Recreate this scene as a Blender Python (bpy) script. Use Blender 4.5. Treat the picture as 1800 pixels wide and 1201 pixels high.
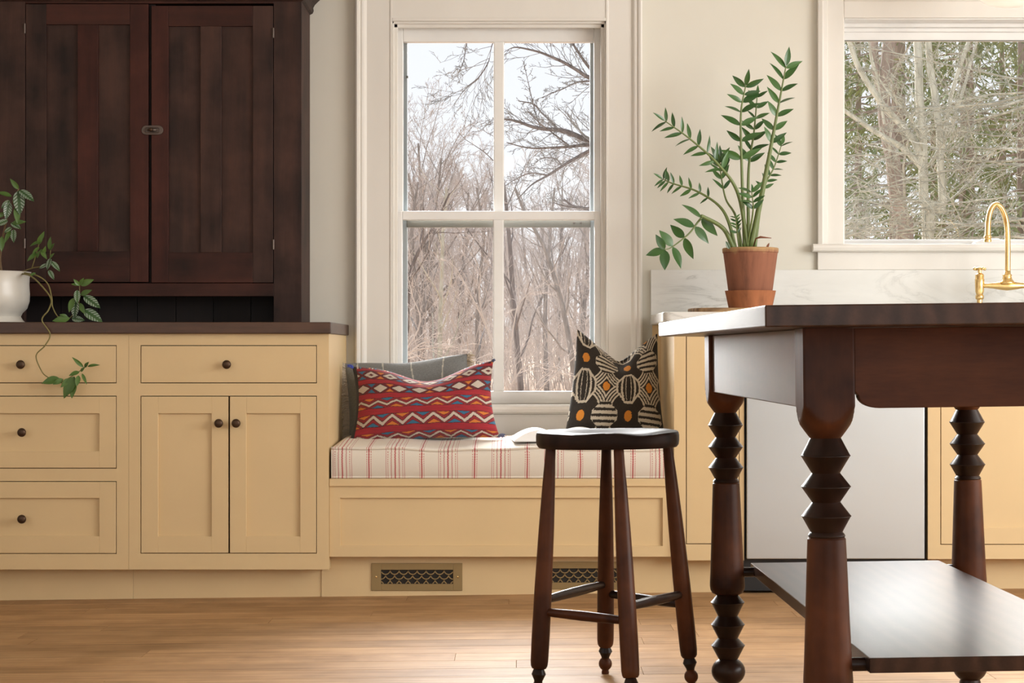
import bpy, math, random
from mathutils import Vector, Matrix, Euler, noise as mnoise

scene = bpy.context.scene
for _o in list(bpy.data.objects):
    bpy.data.objects.remove(_o)
col = scene.collection
PI = math.pi

# ------------------------------------------------------------------ camera
EYE = 0.815            # camera height over the finished floor
CAM = 6.60             # camera to the window wall (wall face is Y = 0)
FPX = 3186.0           # focal length in pixels of an 1800 px wide frame
VX, VY = 917.0, 619.0  # vanishing point of the depth lines
cam_d = bpy.data.cameras.new('camera')
cam_d.sensor_width = 36.0
cam_d.lens = FPX / 1800 * 36
cam_d.shift_x = -(VX - 900) / 1800
cam_d.shift_y = (VY - 600.5) / 1800
cam_d.clip_end = 600
cam = bpy.data.objects.new('camera', cam_d)
col.objects.link(cam)
cam.location = (0, -CAM, EYE)
cam.rotation_euler = (PI / 2, 0, 0)
scene.camera = cam

# ------------------------------------------------------------------ sky, daylight, exposure
world = bpy.data.worlds.new('overcast_sky')
scene.world = world
world.use_nodes = True
wn = world.node_tree
wn.nodes.clear()
w_out = wn.nodes.new('ShaderNodeOutputWorld')
w_bg = wn.nodes.new('ShaderNodeBackground')
w_tc = wn.nodes.new('ShaderNodeTexCoord')
w_sep = wn.nodes.new('ShaderNodeSeparateXYZ')
w_ramp = wn.nodes.new('ShaderNodeValToRGB')
w_ramp.color_ramp.elements[0].position = 0.0
w_ramp.color_ramp.elements[0].color = (0.93, 0.93, 0.95, 1)
w_ramp.color_ramp.elements[1].position = 0.35
w_ramp.color_ramp.elements[1].color = (0.80, 0.85, 0.95, 1)
w_ns = wn.nodes.new('ShaderNodeTexNoise')
w_ns.inputs['Scale'].default_value = 4.0
w_mix = wn.nodes.new('ShaderNodeMixRGB')
w_mix.blend_type = 'OVERLAY'
w_mix.inputs['Fac'].default_value = 0.12
wn.links.new(w_tc.outputs['Generated'], w_sep.inputs[0])
wn.links.new(w_tc.outputs['Generated'], w_ns.inputs['Vector'])
wn.links.new(w_sep.outputs['Z'], w_ramp.inputs['Fac'])
wn.links.new(w_ramp.outputs['Color'], w_mix.inputs['Color1'])
wn.links.new(w_ns.outputs['Fac'], w_mix.inputs['Color2'])
wn.links.new(w_mix.outputs['Color'], w_bg.inputs['Color'])
w_bg.inputs['Strength'].default_value = 1.04
wn.links.new(w_bg.outputs[0], w_out.inputs[0])

def lamp(name, kind, loc, rot, energy, color=(1, 1, 1), **kw):
    d = bpy.data.lights.new(name, kind)
    d.energy = energy
    d.color = color
    for k, v in kw.items():
        setattr(d, k, v)
    o = bpy.data.objects.new(name, d)
    col.objects.link(o)
    o.location = loc
    o.rotation_euler = rot
    return o

# veiled sun behind thin cloud, out in front of the window wall
SUN = lamp('veiled_sun', 'SUN', (0, 20, 20), (0, 0, 0), 27.0, (1.0, 0.985, 0.97), angle=math.radians(54))
SUN.rotation_euler = Vector((0.10, -1.0, -0.46)).to_track_quat('-Z', 'Y').to_euler()
# right wall window daylight; the rear and left area lights are added, unseen fill
lamp('rear_fill_light', 'AREA', (1.5, -9.3, 1.55), (math.radians(90), 0, 0), 34, (1.0, 0.985, 0.95),
     shape='RECTANGLE', size=3.4, size_y=2.0)
lamp('left_fill_light', 'AREA', (-3.1, -5.6, 1.6), (math.radians(90), 0, math.radians(-90)), 9, (1.0, 0.985, 0.955),
     shape='RECTANGLE', size=3.4, size_y=1.8)
lamp('right_window_daylight', 'AREA', (3.9, -3.6, 1.6), (math.radians(90), 0, math.radians(90)), 175, (1.0, 0.99, 0.965),
     shape='RECTANGLE', size=3.6, size_y=1.7)

vs = scene.view_settings
vs.view_transform = 'Standard'
vs.look = 'None'
vs.exposure = 0.13
vs.gamma = 1.0
vs.use_curve_mapping = False
scene.cycles.use_denoising = True
scene.cycles.max_bounces = 8
scene.cycles.diffuse_bounces = 4
scene.cycles.glossy_bounces = 4
scene.cycles.transparent_max_bounces = 16
scene.cycles.caustics_reflective = False
scene.cycles.caustics_refractive = False
scene.cycles.sample_clamp_indirect = 6.0

# ------------------------------------------------------------------ helpers
def sx(px, y=0.0):
    """metres to the right of the camera axis at wall distance y"""
    return (px - VX) * (y + CAM) / FPX
def sz(py, y=0.0):
    return EYE + (VY - py) * (y + CAM) / FPX
def floor_z(x):
    return 0.0036 + 0.0118 * x      # the old floor rises a little to the right

WORG = {}
def worg(o):
    return WORG.get(o.name, Vector((0, 0, 0))) if o else Vector((0, 0, 0))

def tag(o, label=None, cat=None, group=None, kind=None):
    if label: o['label'] = label
    if cat: o['category'] = cat
    if group: o['group'] = group
    if kind: o['kind'] = kind
    return o
def empty(name, loc=(0, 0, 0), rot=(0, 0, 0), label=None, cat=None, group=None, kind=None, parent=None):
    o = bpy.data.objects.new(name, None)
    col.objects.link(o)
    o.empty_display_size = 0.05
    o.location = Vector(loc) - worg(parent)
    o.rotation_euler = rot
    if parent: o.parent = parent
    WORG[o.name] = Vector(loc)
    return tag(o, label, cat, group, kind)
def local_root(name, loc, rot, *a, **k):
    """thing whose parts are modelled in its own frame"""
    o = empty(name, loc, rot, *a, **k)
    WORG[o.name] = Vector((0, 0, 0))
    return o

class MB:
    def __init__(self):
        self.v, self.f = [], []
    def box(self, x0, x1, y0, y1, z0, z1):
        n = len(self.v)
        self.v += [(x0, y0, z0), (x1, y0, z0), (x1, y1, z0), (x0, y1, z0),
                   (x0, y0, z1), (x1, y0, z1), (x1, y1, z1), (x0, y1, z1)]
        self.f += [tuple(n + i for i in q) for q in
                   ((0, 3, 2, 1), (4, 5, 6, 7), (0, 1, 5, 4), (1, 2, 6, 5), (2, 3, 7, 6), (3, 0, 4, 7))]
        return self
    def rings(self, rings, cap=True, closed=False):
        n0 = len(self.v)
        m = len(rings[0])
        for r in rings:
            self.v += [tuple(p) for p in r]
        k = len(rings)
        for i in range(k if closed else k - 1):
            a, b = n0 + i * m, n0 + ((i + 1) % k) * m
            for j in range(m):
                j2 = (j + 1) % m
                self.f.append((a + j, a + j2, b + j2, b + j))
        if cap and not closed:
            self.f.append(tuple(n0 + j for j in range(m - 1, -1, -1)))
            self.f.append(tuple(n0 + (k - 1) * m + j for j in range(m)))
        return self
    def lathe(self, prof, n=32, c=(0, 0, 0), axis='Z', cap=True):
        rs = []
        for r, h in prof:
            ring = []
            for j in range(n):
                a = 2 * PI * j / n
                p = (r * math.cos(a), r * math.sin(a), h)
                if axis == 'Y': p = (p[0], -p[2], p[1])     # height grows towards the camera
                if axis == 'X': p = (p[2], p[0], p[1])
                ring.append((p[0] + c[0], p[1] + c[1], p[2] + c[2]))
            rs.append(ring)
        return self.rings(rs, cap)
    def tube(self, pts, rad, n=8, cap=True):
        pts = [Vector(p) for p in pts]
        if not isinstance(rad, (list, tuple)): rad = [rad] * len(pts)
        t0 = (pts[1] - pts[0]).normalized()
        up = Vector((0, 0, 1)) if abs(t0.z) < 0.9 else Vector((1, 0, 0))
        u = t0.cross(up).normalized()
        rs = []
        for i, p in enumerate(pts):
            t = (pts[min(i + 1, len(pts) - 1)] - pts[max(i - 1, 0)])
            t = t.normalized() if t.length > 1e-9 else t0
            u = (u - t * u.dot(t))
            u = u.normalized() if u.length > 1e-6 else t.orthogonal().normalized()
            w = t.cross(u)
            rs.append([p + (u * math.cos(2 * PI * j / n) + w * math.sin(2 * PI * j / n)) * rad[i] for j in range(n)])
        return self.rings(rs, cap)
    def prism(self, poly, y0, y1):
        """polygon given in (x, z), extruded from y0 to y1"""
        n, m = len(self.v), len(poly)
        self.v += [(x, y0, z) for x, z in poly] + [(x, y1, z) for x, z in poly]
        self.f.append(tuple(range(n, n + m)))
        self.f.append(tuple(range(n + 2 * m - 1, n + m - 1, -1)))
        for j in range(m):
            j2 = (j + 1) % m
            self.f.append((n + j, n + m + j, n + m + j2, n + j2))
        return self
    def extrude_x(self, poly, x0, x1):
        """moulding section in (y, z), run along x"""
        n, m = len(self.v), len(poly)
        self.v += [(x0, y, z) for y, z in poly] + [(x1, y, z) for y, z in poly]
        self.f.append(tuple(range(n, n + m)))
        self.f.append(tuple(range(n + 2 * m - 1, n + m - 1, -1)))
        for j in range(m):
            j2 = (j + 1) % m
            self.f.append((n + j, n + m + j, n + m + j2, n + j2))
        return self
    def extrude_z(self, poly, z0, z1):
        n, m = len(self.v), len(poly)
        self.v += [(x, y, z0) for x, y in poly] + [(x, y, z1) for x, y in poly]
        self.f.append(tuple(range(n + m - 1, n - 1, -1)))
        self.f.append(tuple(range(n + m, n + 2 * m)))
        for j in range(m):
            j2 = (j + 1) % m
            self.f.append((n + j, n + j2, n + m + j2, n + m + j))
        return self
    def build(self, name, mat, parent=None, smooth=False, bevel=0, seg=2, label=None, cat=None, group=None,
              kind=None, autosmooth=None, subd=0, loc=None, recalc=True):
        org = worg(parent)
        base = Vector(loc) if loc is not None else org
        me = bpy.data.meshes.new(name)
        me.from_pydata([(v[0] - base.x, v[1] - base.y, v[2] - base.z) for v in self.v], [], self.f)
        if recalc:
            import bmesh
            b = bmesh.new(); b.from_mesh(me)
            bmesh.ops.recalc_face_normals(b, faces=b.faces)
            b.to_mesh(me); b.free()
        me.materials.append(mat)
        if smooth or autosmooth:
            me.polygons.foreach_set('use_smooth', [True] * len(me.polygons))
        if autosmooth:
            me.set_sharp_from_angle(angle=math.radians(autosmooth))
        me.update()
        o = bpy.data.objects.new(name, me)
        col.objects.link(o)
        if parent:
            o.parent = parent
            o.location = base - org
        else:
            o.location = base
        WORG[o.name] = Vector(base)
        if bevel:
            m = o.modifiers.new('bevel', 'BEVEL')
            m.width = bevel; m.segments = seg; m.limit_method = 'ANGLE'; m.angle_limit = math.radians(40)
        if subd:
            m = o.modifiers.new('subd', 'SUBSURF'); m.levels = subd; m.render_levels = subd
        return tag(o, label, cat, group, kind)

def share(src, name, parent, loc, rot=(0, 0, 0), scale=(1, 1, 1)):
    o = src.copy()
    o.name = name
    col.objects.link(o)
    o.parent = parent
    o.location = loc
    o.rotation_euler = rot
    o.scale = scale
    WORG[o.name] = Vector(loc)
    return o
def smoothstep(a, b, x):
    t = max(0.0, min(1.0, (x - a) / (b - a)))
    return t * t * (3 - 2 * t)
def spline(pts, n):
    """Catmull-Rom through points"""
    P = [Vector(p) for p in pts]
    P = [P[0] * 2 - P[1]] + P + [P[-1] * 2 - P[-2]]
    out = []
    k = len(P) - 3
    for i in range(n + 1):
        t = i / n * k
        s = min(int(t), k - 1)
        t -= s
        a, b, c, d = P[s:s + 4]
        out.append(0.5 * ((2 * b) + (c - a) * t + (2 * a - 5 * b + 4 * c - d) * t * t + (3 * b - a - 3 * c + d) * t ** 3))
    return out

# ------------------------------------------------------------------ materials
class NT:
    def __init__(self, name):
        self.m = bpy.data.materials.new(name)
        self.m.use_nodes = True
        self.t = self.m.node_tree
        self.b = self.t.nodes['Principled BSDF']
    def n(self, kind, **kw):
        nd = self.t.nodes.new('ShaderNode' + kind)
        for k, v in kw.items():
            if hasattr(nd, k): setattr(nd, k, v)
            else: nd.inputs[k.replace('_', ' ')].default_value = v
        return nd
    def l(self, a, b):
        self.t.links.new(a, b)
    def ramp(self, fac, stops, interp='LINEAR'):
        r = self.n('ValToRGB')
        r.color_ramp.interpolation = interp
        e = r.color_ramp.elements
        while len(e) < len(stops): e.new(0.5)
        for q, (p, c) in zip(e, stops):
            q.position = p
            q.color = (c[0], c[1], c[2], 1)
        self.l(fac, r.inputs['Fac'])
        return r.outputs['Color']
    def math(self, op, a, b=None, c=None):
        nd = self.n('Math', operation=op)
        for i, x in enumerate((a, b, c)):
            if x is None: continue
            if isinstance(x, (int, float)): nd.inputs[i].default_value = x
            else: self.l(x, nd.inputs[i])
        return nd.outputs[0]
    def mix(self, fac, a, b, blend='MIX'):
        nd = self.n('MixRGB', blend_type=blend)
        for s, x in zip(('Fac', 'Color1', 'Color2'), (fac, a, b)):
            if isinstance(x, (int, float)): nd.inputs[s].default_value = x
            elif isinstance(x, tuple): nd.inputs[s].default_value = (x[0], x[1], x[2], 1)
            else: self.l(x, nd.inputs[s])
        return nd.outputs[0]
    def coords(self, scale=(1, 1, 1), rnd=0.0, rot=(0, 0, 0), out='Object'):
        tc = self.n('TexCoord')
        mp = self.n('Mapping')
        mp.inputs['Scale'].default_value = scale
        mp.inputs['Rotation'].default_value = rot
        self.l(tc.outputs[out], mp.inputs['Vector'])
        if rnd:
            oi = self.n('ObjectInfo')
            mul = self.n('VectorMath', operation='SCALE')
            mul.inputs[0].default_value = (7.3, 3.1, 5.7)
            self.l(self.math('MULTIPLY', oi.outputs['Random'], rnd), mul.inputs['Scale'])
            self.l(mul.outputs[0], mp.inputs['Location'])
        return mp.outputs[0]
    def noise(self, vec, scale=5, detail=4, rough=0.55, dist=0.0):
        nd = self.n('TexNoise')
        nd.inputs['Scale'].default_value = scale
        nd.inputs['Detail'].default_value = detail
        nd.inputs['Roughness'].default_value = rough
        nd.inputs['Distortion'].default_value = dist
        if vec is not None: self.l(vec, nd.inputs['Vector'])
        return nd.outputs['Fac']
    def bump(self, h, strength=0.2, dist=0.002):
        nd = self.n('Bump')
        nd.inputs['Strength'].default_value = strength
        nd.inputs['Distance'].default_value = dist
        self.l(h, nd.inputs['Height'])
        self.l(nd.outputs[0], self.b.inputs['Normal'])
    def set(self, **kw):
        for k, v in kw.items():
            s = self.b.inputs[{'color': 'Base Color', 'rough': 'Roughness', 'metal': 'Metallic', 'spec': 'Specular IOR Level',
                               'coat': 'Coat Weight', 'coat_rough': 'Coat Roughness', 'sheen': 'Sheen Weight',
                               'sss': 'Subsurface Weight', 'trans': 'Transmission Weight', 'emit': 'Emission Color',
                               'emit_s': 'Emission Strength', 'ior': 'IOR'}[k]]
            if isinstance(v, (int, float)): s.default_value = v
            elif isinstance(v, tuple): s.default_value = (v[0], v[1], v[2], 1)
            else: self.l(v, s)
        return self

def paint(name, c, rough=0.5, var=0.06, bump=0.08, scale=6, brush=(1, 1, 1)):
    t = NT(name)
    v = t.coords(brush)
    n = t.noise(v, scale, 5)
    d = tuple(x * (1 - var) for x in c)
    u = tuple(min(1, x * (1 + var * 0.6)) for x in c)
    t.set(color=t.ramp(n, [(0.3, d), (0.7, u)]), rough=rough)
    if bump: t.bump(t.noise(t.coords((brush[0] * 4, brush[1] * 4, brush[2] * 4)), scale * 12, 3), bump, 0.001)
    return t.m
def wood(name, stops, stretch=(1, 8, 8), scale=3.0, rough=0.35, coat=0.0, bump=0.1, rnd=0.0, blotch=0.35, spec=0.5, tone=0.0, ring=14, coat_rough=0.25):
    t = NT(name)
    v = t.coords(stretch, rnd)
    n1 = t.noise(v, scale, 6, 0.6, 0.4)
    wv = t.n('TexWave', wave_type='BANDS', bands_direction='Y' if stretch[1] >= stretch[0] else 'X')
    wv.inputs['Scale'].default_value = ring * 0.1
    wv.inputs['Distortion'].default_value = 6.0
    wv.inputs['Detail'].default_value = 3
    wv.inputs['Detail Scale'].default_value = 1.2
    t.l(v, wv.inputs['Vector'])
    fine = t.noise(t.coords(tuple(s * 6 for s in stretch), rnd), scale * 2, 4, 0.6)
    f = t.math('ADD', t.math('MULTIPLY', n1, 0.6), t.math('MULTIPLY', wv.outputs['Fac'], 0.2))
    f = t.math('ADD', f, t.math('MULTIPLY', fine, 0.2))
    c = t.ramp(f, stops)
    big = t.noise(t.coords((1, 1, 1), rnd), 4.5, 4, 0.6)
    c = t.mix(blotch, c, t.ramp(big, [(0.38, tuple(x * 0.45 for x in stops[0][1])), (0.64, stops[-1][1])]), 'MIX')
    if tone:
        oi = t.n('ObjectInfo')
        k = t.math('ADD', t.math('MULTIPLY', oi.outputs['Random'], tone), 1 - tone / 2)
        cmb = t.n('CombineColor')
        for i in range(3): t.l(k, cmb.inputs[i])
        c = t.mix(1.0, c, cmb.outputs[0], 'MULTIPLY')
    t.set(color=c, rough=rough, coat=coat, coat_rough=coat_rough, spec=spec)
    if bump: t.bump(fine, bump, 0.001)
    return t.m
def plain(name, c, rough=0.5, metal=0.0, spec=0.5, bump=0, bscale=80):
    t = NT(name).set(color=c, rough=rough, metal=metal, spec=spec)
    n = t.noise(t.coords(), 12, 3)
    t.set(color=t.mix(n, tuple(x * 0.9 for x in c), tuple(min(1, x * 1.06) for x in c)))
    if bump: t.bump(t.noise(t.coords(), bscale, 3), bump, 0.001)
    return t.m

M = {}
M['wall'] = paint('warm_white_wall', (0.715, 0.69, 0.61), 0.85, 0.03, 0.04, 3)
M['ceiling'] = paint('ceiling_white', (0.80, 0.78, 0.74), 0.9, 0.02, 0.02)
M['trim'] = paint('cream_white_trim', (0.76, 0.73, 0.675), 0.42, 0.04, 0.10, 5, (1, 1, 0.25))
M['sash'] = paint('sash_white', (0.82, 0.81, 0.785), 0.4, 0.05, 0.12, 8)
M['storm'] = plain('storm_frame_grey', (0.42, 0.48, 0.51), 0.5)
M['storm_dark'] = plain('storm_bar_olive', (0.17, 0.165, 0.14), 0.6)
M['cream'] = paint('butter_cabinet_paint', (0.70, 0.52, 0.285), 0.42, 0.035, 0.05, 4)
M['gap'] = plain('shadow_gap', (0.02, 0.016, 0.012), 0.9)
M['black'] = plain('black_plastic', (0.012, 0.012, 0.013), 0.45)
M['hutch'] = wood('hutch_old_stain', [(0.30, (0.018, 0.011, 0.010)), (0.50, (0.043, 0.024, 0.020)), (0.72, (0.080, 0.038, 0.028))],
                  (7, 7, 0.6), 3.0, 0.55, 0, 0.15, 1.0, 0.45, 0.2)
M['hutch_red'] = wood('hutch_red_worn_stain', [(0.30, (0.026, 0.010, 0.008)), (0.50, (0.058, 0.017, 0.012)), (0.72, (0.085, 0.026, 0.018))],
                      (7, 7, 0.6), 3.0, 0.5, 0, 0.15, 1.0, 0.4, 0.2)
M['hutch_red_h'] = wood('hutch_red_rail_stain', [(0.30, (0.022, 0.010, 0.008)), (0.50, (0.050, 0.017, 0.012)), (0.72, (0.080, 0.026, 0.018))],
                        (0.6, 7, 7), 3.0, 0.5, 0, 0.15, 1.0, 0.4, 0.2)
M['hutch_back'] = wood('hutch_back_stain', [(0.3, (0.008, 0.005, 0.005)), (0.7, (0.022, 0.012, 0.010))], (7, 7, 0.6), 3, 0.7)
M['counter'] = wood('walnut_counter', [(0.3, (0.030, 0.015, 0.010)), (0.5, (0.062, 0.030, 0.019)), (0.72, (0.11, 0.055, 0.033))],
                    (0.8, 8, 8), 3, 0.4, 0, 0.08, 0, 0.25)
CH = [(0.26, (0.016, 0.0045, 0.0026)), (0.48, (0.060, 0.0165, 0.0066)), (0.74, (0.120, 0.039, 0.0135))]
M['cherry'] = wood('dark_cherry', CH, (5, 5, 0.7), 3.2, 0.42, 0.0, 0.06, 1.0, 0.6, 0.18)
M['cherry_h'] = wood('dark_cherry_apron', CH, (0.9, 6, 6), 3.2, 0.42, 0.0, 0.06, 1.0, 0.25, 0.18)
M['cherry_y'] = wood('dark_cherry_side', CH, (6, 0.9, 6), 3.2, 0.62, 1.0, 0.10, 1.0, 0.25, 1.0, coat_rough=0.55)
M['ebony'] = wood('dark_turned_walnut', [(0.3, (0.010, 0.0055, 0.0038)), (0.7, (0.034, 0.0145, 0.0088))], (5, 5, 1), 3, 0.34, 0.0, 0.04, 0, 0.25, 0.22)
M['tabletop'] = wood('walnut_tabletop', [(0.3, (0.020, 0.010, 0.006)), (0.5, (0.042, 0.020, 0.012)), (0.72, (0.072, 0.034, 0.020))],
                     (6, 0.8, 6), 3.0, 0.30, 0.0, 0.08, 0, 0.2, 0.22)
M['seat'] = wood('stool_seat_walnut', [(0.3, (0.012, 0.007, 0.005)), (0.7, (0.040, 0.018, 0.012))], (0.8, 6, 6), 3, 0.50, 0.0, 0.05, 0, 0.2, 0.15)
M['oak'] = wood('oak_plank', [(0.26, (0.26, 0.135, 0.058)), (0.48, (0.43, 0.245, 0.112)), (0.74, (0.58, 0.36, 0.185))],
                (0.55, 9, 9), 2.6, 0.54, 0.0, 0.06, 1.0, 0.26, 0.15, 0.20)
M['oak_far'] = wood('oak_floor', [(0.26, (0.26, 0.135, 0.058)), (0.48, (0.43, 0.245, 0.112)), (0.74, (0.58, 0.36, 0.185))],
                    (0.55, 9, 9), 2.6, 0.54, 0.0, 0.06, spec=0.15)
M['bronze'] = plain('aged_bronze', (0.075, 0.045, 0.028), 0.42, 0.75, bump=0.3, bscale=220)
M['iron'] = plain('old_iron', (0.13, 0.10, 0.085), 0.45, 0.7, bump=0.3, bscale=300)
M['brass'] = plain('vent_brass', (0.34, 0.245, 0.115), 0.42, 0.55)
M['gold'] = plain('unlacquered_brass', (0.80, 0.56, 0.24), 0.26, 1.0)
M['whitepot'] = plain('cream_glazed_ceramic', (0.72, 0.69, 0.62), 0.3)
M['soil'] = plain('potting_soil', (0.045, 0.03, 0.02), 0.95, bump=0.8, bscale=120)
M['paper'] = plain('book_paper', (0.86, 0.85, 0.83), 0.7)
M['cover'] = plain('book_cover', (0.74, 0.72, 0.70), 0.5)

def steel():
    t = NT('brushed_steel')
    n = t.noise(t.coords((220, 1, 6)), 6, 4)
    t.set(color=(0.60, 0.645, 0.67), metal=0.9, rough=t.math('ADD', t.math('MULTIPLY', n, 0.14), 0.30))
    t.bump(t.noise(t.coords((1, 1, 1)), 5, 2), 0.25, 0.004)
    return t.m
M['steel'] = steel()
def marble():
    t = NT('white_marble')
    v = t.coords((1, 1, 3.2), rot=(0, 0.2, 0))
    n = t.noise(v, 2.6, 9, 0.62, 1.2)
    m = t.math('ABSOLUTE', t.math('SUBTRACT', n, 0.5))
    vein = t.ramp(m, [(0.0, (0.66, 0.66, 0.65)), (0.02, (0.90, 0.90, 0.89)), (0.06, (1.0, 1.0, 1.0))])
    msk = t.ramp(t.noise(t.coords((1, 1, 1)), 1.7, 3), [(0.40, (0, 0, 0)), (0.56, (1, 1, 1))])
    cloud = t.ramp(t.noise(v, 1.6, 5, 0.6, 0.6), [(0.35, (0.70, 0.695, 0.66)), (0.65, (0.79, 0.785, 0.75))])
    t.set(color=t.mix(msk, cloud, t.mix(1.0, cloud, vein, 'MULTIPLY')), rough=0.25)
    return t.m
M['marble'] = marble()
def terracotta(name, c, stain):
    t = NT(name)
    n = t.noise(t.coords((6, 6, 1)), 4, 6, 0.65)
    c1 = t.ramp(n, [(0.3, tuple(x * 0.62 for x in c)), (0.5, c), (0.75, tuple(min(1, x * 1.2) for x in c))])
    if stain:
        sp = t.n('SeparateXYZ'); t.l(t.coords(), sp.inputs[0])
        e = t.math('ADD', sp.outputs['Z'], t.math('MULTIPLY', n, 0.05))
        c1 = t.mix(t.ramp(e, [(0.208, (0, 0, 0)), (0.222, (1, 1, 1))]), c1, (0.42, 0.26, 0.12))
    t.set(color=c1, rough=0.85)
    t.bump(n, 0.3, 0.002)
    return t.m
M['terra'] = terracotta('aged_terracotta', (0.27, 0.105, 0.058), True)
M['terra2'] = terracotta('fresh_terracotta', (0.42, 0.155, 0.065), False)
def glass():
    t = NT('window_glass')
    t.t.nodes.remove(t.b)
    o = t.t.nodes['Material Output']
    tr = t.n('BsdfTransparent'); tr.inputs[0].default_value = (0.985, 0.99, 0.99, 1)
    gl = t.n('BsdfGlossy'); gl.inputs['Roughness'].default_value = 0.02
    fr = t.n('Fresnel'); fr.inputs['IOR'].default_value = 1.25
    mx = t.n('MixShader')
    t.l(fr.outputs[0], mx.inputs[0]); t.l(tr.outputs[0], mx.inputs[1]); t.l(gl.outputs[0], mx.inputs[2])
    t.l(mx.outputs[0], o.inputs['Surface'])
    return t.m
M['glass'] = glass()
def leafmat(name, c, c2, rough=0.3, vein=False, silver=None):
    t = NT(name)
    oi = t.n('ObjectInfo')
    cc = t.mix(oi.outputs['Random'], c, c2)
    if silver:
        sp = t.n('SeparateXYZ'); t.l(t.coords(), sp.inputs[0])
        # two silvery bands either side of the midrib, broken by the side veins
        ax = t.math('ABSOLUTE', sp.outputs['X'])
        band = t.math('MULTIPLY', t.math('GREATER_THAN', ax, 0.06), t.math('LESS_THAN', ax, 0.21))
        wv = t.math('SINE', t.math('MULTIPLY', t.math('ADD', sp.outputs['Y'], t.math('MULTIPLY', ax, -0.9)), 46.0))
        band = t.math('MULTIPLY', band, t.math('GREATER_THAN', wv, -0.25))
        cc = t.mix(t.math('MULTIPLY', band, 0.75), cc, silver)
    t.set(color=cc, rough=rough, sss=0.0)
    return t.m
M['zz'] = leafmat('zz_leaf', (0.028, 0.085, 0.020), (0.070, 0.165, 0.042), 0.28)
M['zz_stem'] = plain('zz_stem', (0.15, 0.20, 0.06), 0.4)
M['pilea'] = leafmat('pilea_leaf', (0.025, 0.062, 0.018), (0.045, 0.11, 0.028), 0.38, silver=(0.33, 0.40, 0.33))
M['pilea_young'] = leafmat('pilea_young_leaf', (0.055, 0.12, 0.018), (0.085, 0.17, 0.03), 0.38)
M['vine'] = plain('vine_stem', (0.20, 0.17, 0.055), 0.6)
M['vine_wood'] = plain('plant_woody_stem', (0.16, 0.10, 0.05), 0.8, bump=0.6, bscale=90)
M['dry'] = plain('dry_leaf', (0.22, 0.075, 0.035), 0.7)
M['board'] = wood('olive_wood_board', [(0.3, (0.10, 0.045, 0.02)), (0.5, (0.42, 0.24, 0.10)), (0.72, (0.62, 0.42, 0.22))], (1.5, 8, 12), 4, 0.45)
# ================================================================== the room
XL, XR, YB, CEIL = -3.2, 4.0, -9.5, 2.75
W1 = (sx(690), sx(1065), sz(711), sz(38))          # window over the bench: x0, x1, z0, z1
W2 = (sx(1482.5), 2.36, sz(430), sz(32.6))         # window over the sink
TH = 0.17
b = MB()
xs = [XL, W1[0], W1[1], W2[0], W2[1], XR]
b.box(xs[0], xs[1], 0, TH, -0.3, CEIL); b.box(xs[2], xs[3], 0, TH, -0.3, CEIL); b.box(xs[4], xs[5], 0, TH, -0.3, CEIL)
for w in (W1, W2):
    b.box(w[0], w[1], 0, TH, -0.3, w[2]); b.box(w[0], w[1], 0, TH, w[3], CEIL)
b.build('wall_back', M['wall'], kind='structure')
b = MB()                                            # left wall with an opening added behind the camera for fill light
b.box(XL - 0.15, XL, YB, TH, -0.3, 0.65); b.box(XL - 0.15, XL, YB, TH, 2.55, CEIL)
b.box(XL - 0.15, XL, YB, -7.35, 0.65, 2.55); b.box(XL - 0.15, XL, -3.85, TH, 0.65, 2.55)
b.build('wall_left', M['wall'], kind='structure')
b = MB()                                            # right wall with a wide window opening
b.box(XR, XR + 0.15, YB, TH, -0.3, 0.7); b.box(XR, XR + 0.15, YB, TH, 2.5, CEIL)
b.box(XR, XR + 0.15, YB, -5.5, 0.7, 2.5); b.box(XR, XR + 0.15, -1.7, TH, 0.7, 2.5)
b.build('wall_right', M['wall'], kind='structure')
b = MB()                                            # rear wall with a wide opening added for fill light
b.box(XL, -0.3, YB - 0.15, YB, -0.3, CEIL); b.box(3.3, XR, YB - 0.15, YB, -0.3, CEIL)
b.box(-0.3, 3.3, YB - 0.15, YB, -0.3, 0.5); b.box(-0.3, 3.3, YB - 0.15, YB, 2.6, CEIL)
b.build('wall_rear', M['wall'], kind='structure')
MB().box(XL - 0.15, XR + 0.15, YB - 0.15, TH, CEIL, CEIL + 0.1).build('ceiling', M['ceiling'], kind='structure')

# ------------------------------------------------------------------ floor of oak planks
TILT = -math.atan(0.0118)
fl = MB().box(XL, XR, YB, -2.72, -0.1, -0.0005).box(XL, XR, -2.72, -0.02, -0.1, -0.0165).build('floor', M['oak_far'], kind='structure')
fl.location = (0, 0, 0.0036)
fl.rotation_euler = (0, TILT, 0)
rnd = random.Random(5)
PW = 0.118
pl0 = MB().box(-0.8, 0.8, -PW / 2 + 0.0006, PW / 2 - 0.0006, -0.016, 0.0).build('plank', M['oak'], fl, bevel=0.0008, seg=1)
first = True
y = -0.47
while y > -2.72 + PW / 2:
    x = -2.5 - rnd.random() * 1.2
    while x < 3.3:
        L = rnd.choice((1.3, 1.6, 1.9, 2.2))
        o = pl0 if first else share(pl0, 'plank', fl, (0, 0, 0))
        first = False
        o.location = (x + L / 2, y, 0.0)
        o.scale = ((L - 0.0005) / 1.6, 1, 1)
        x += L
    y -= PW

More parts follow.
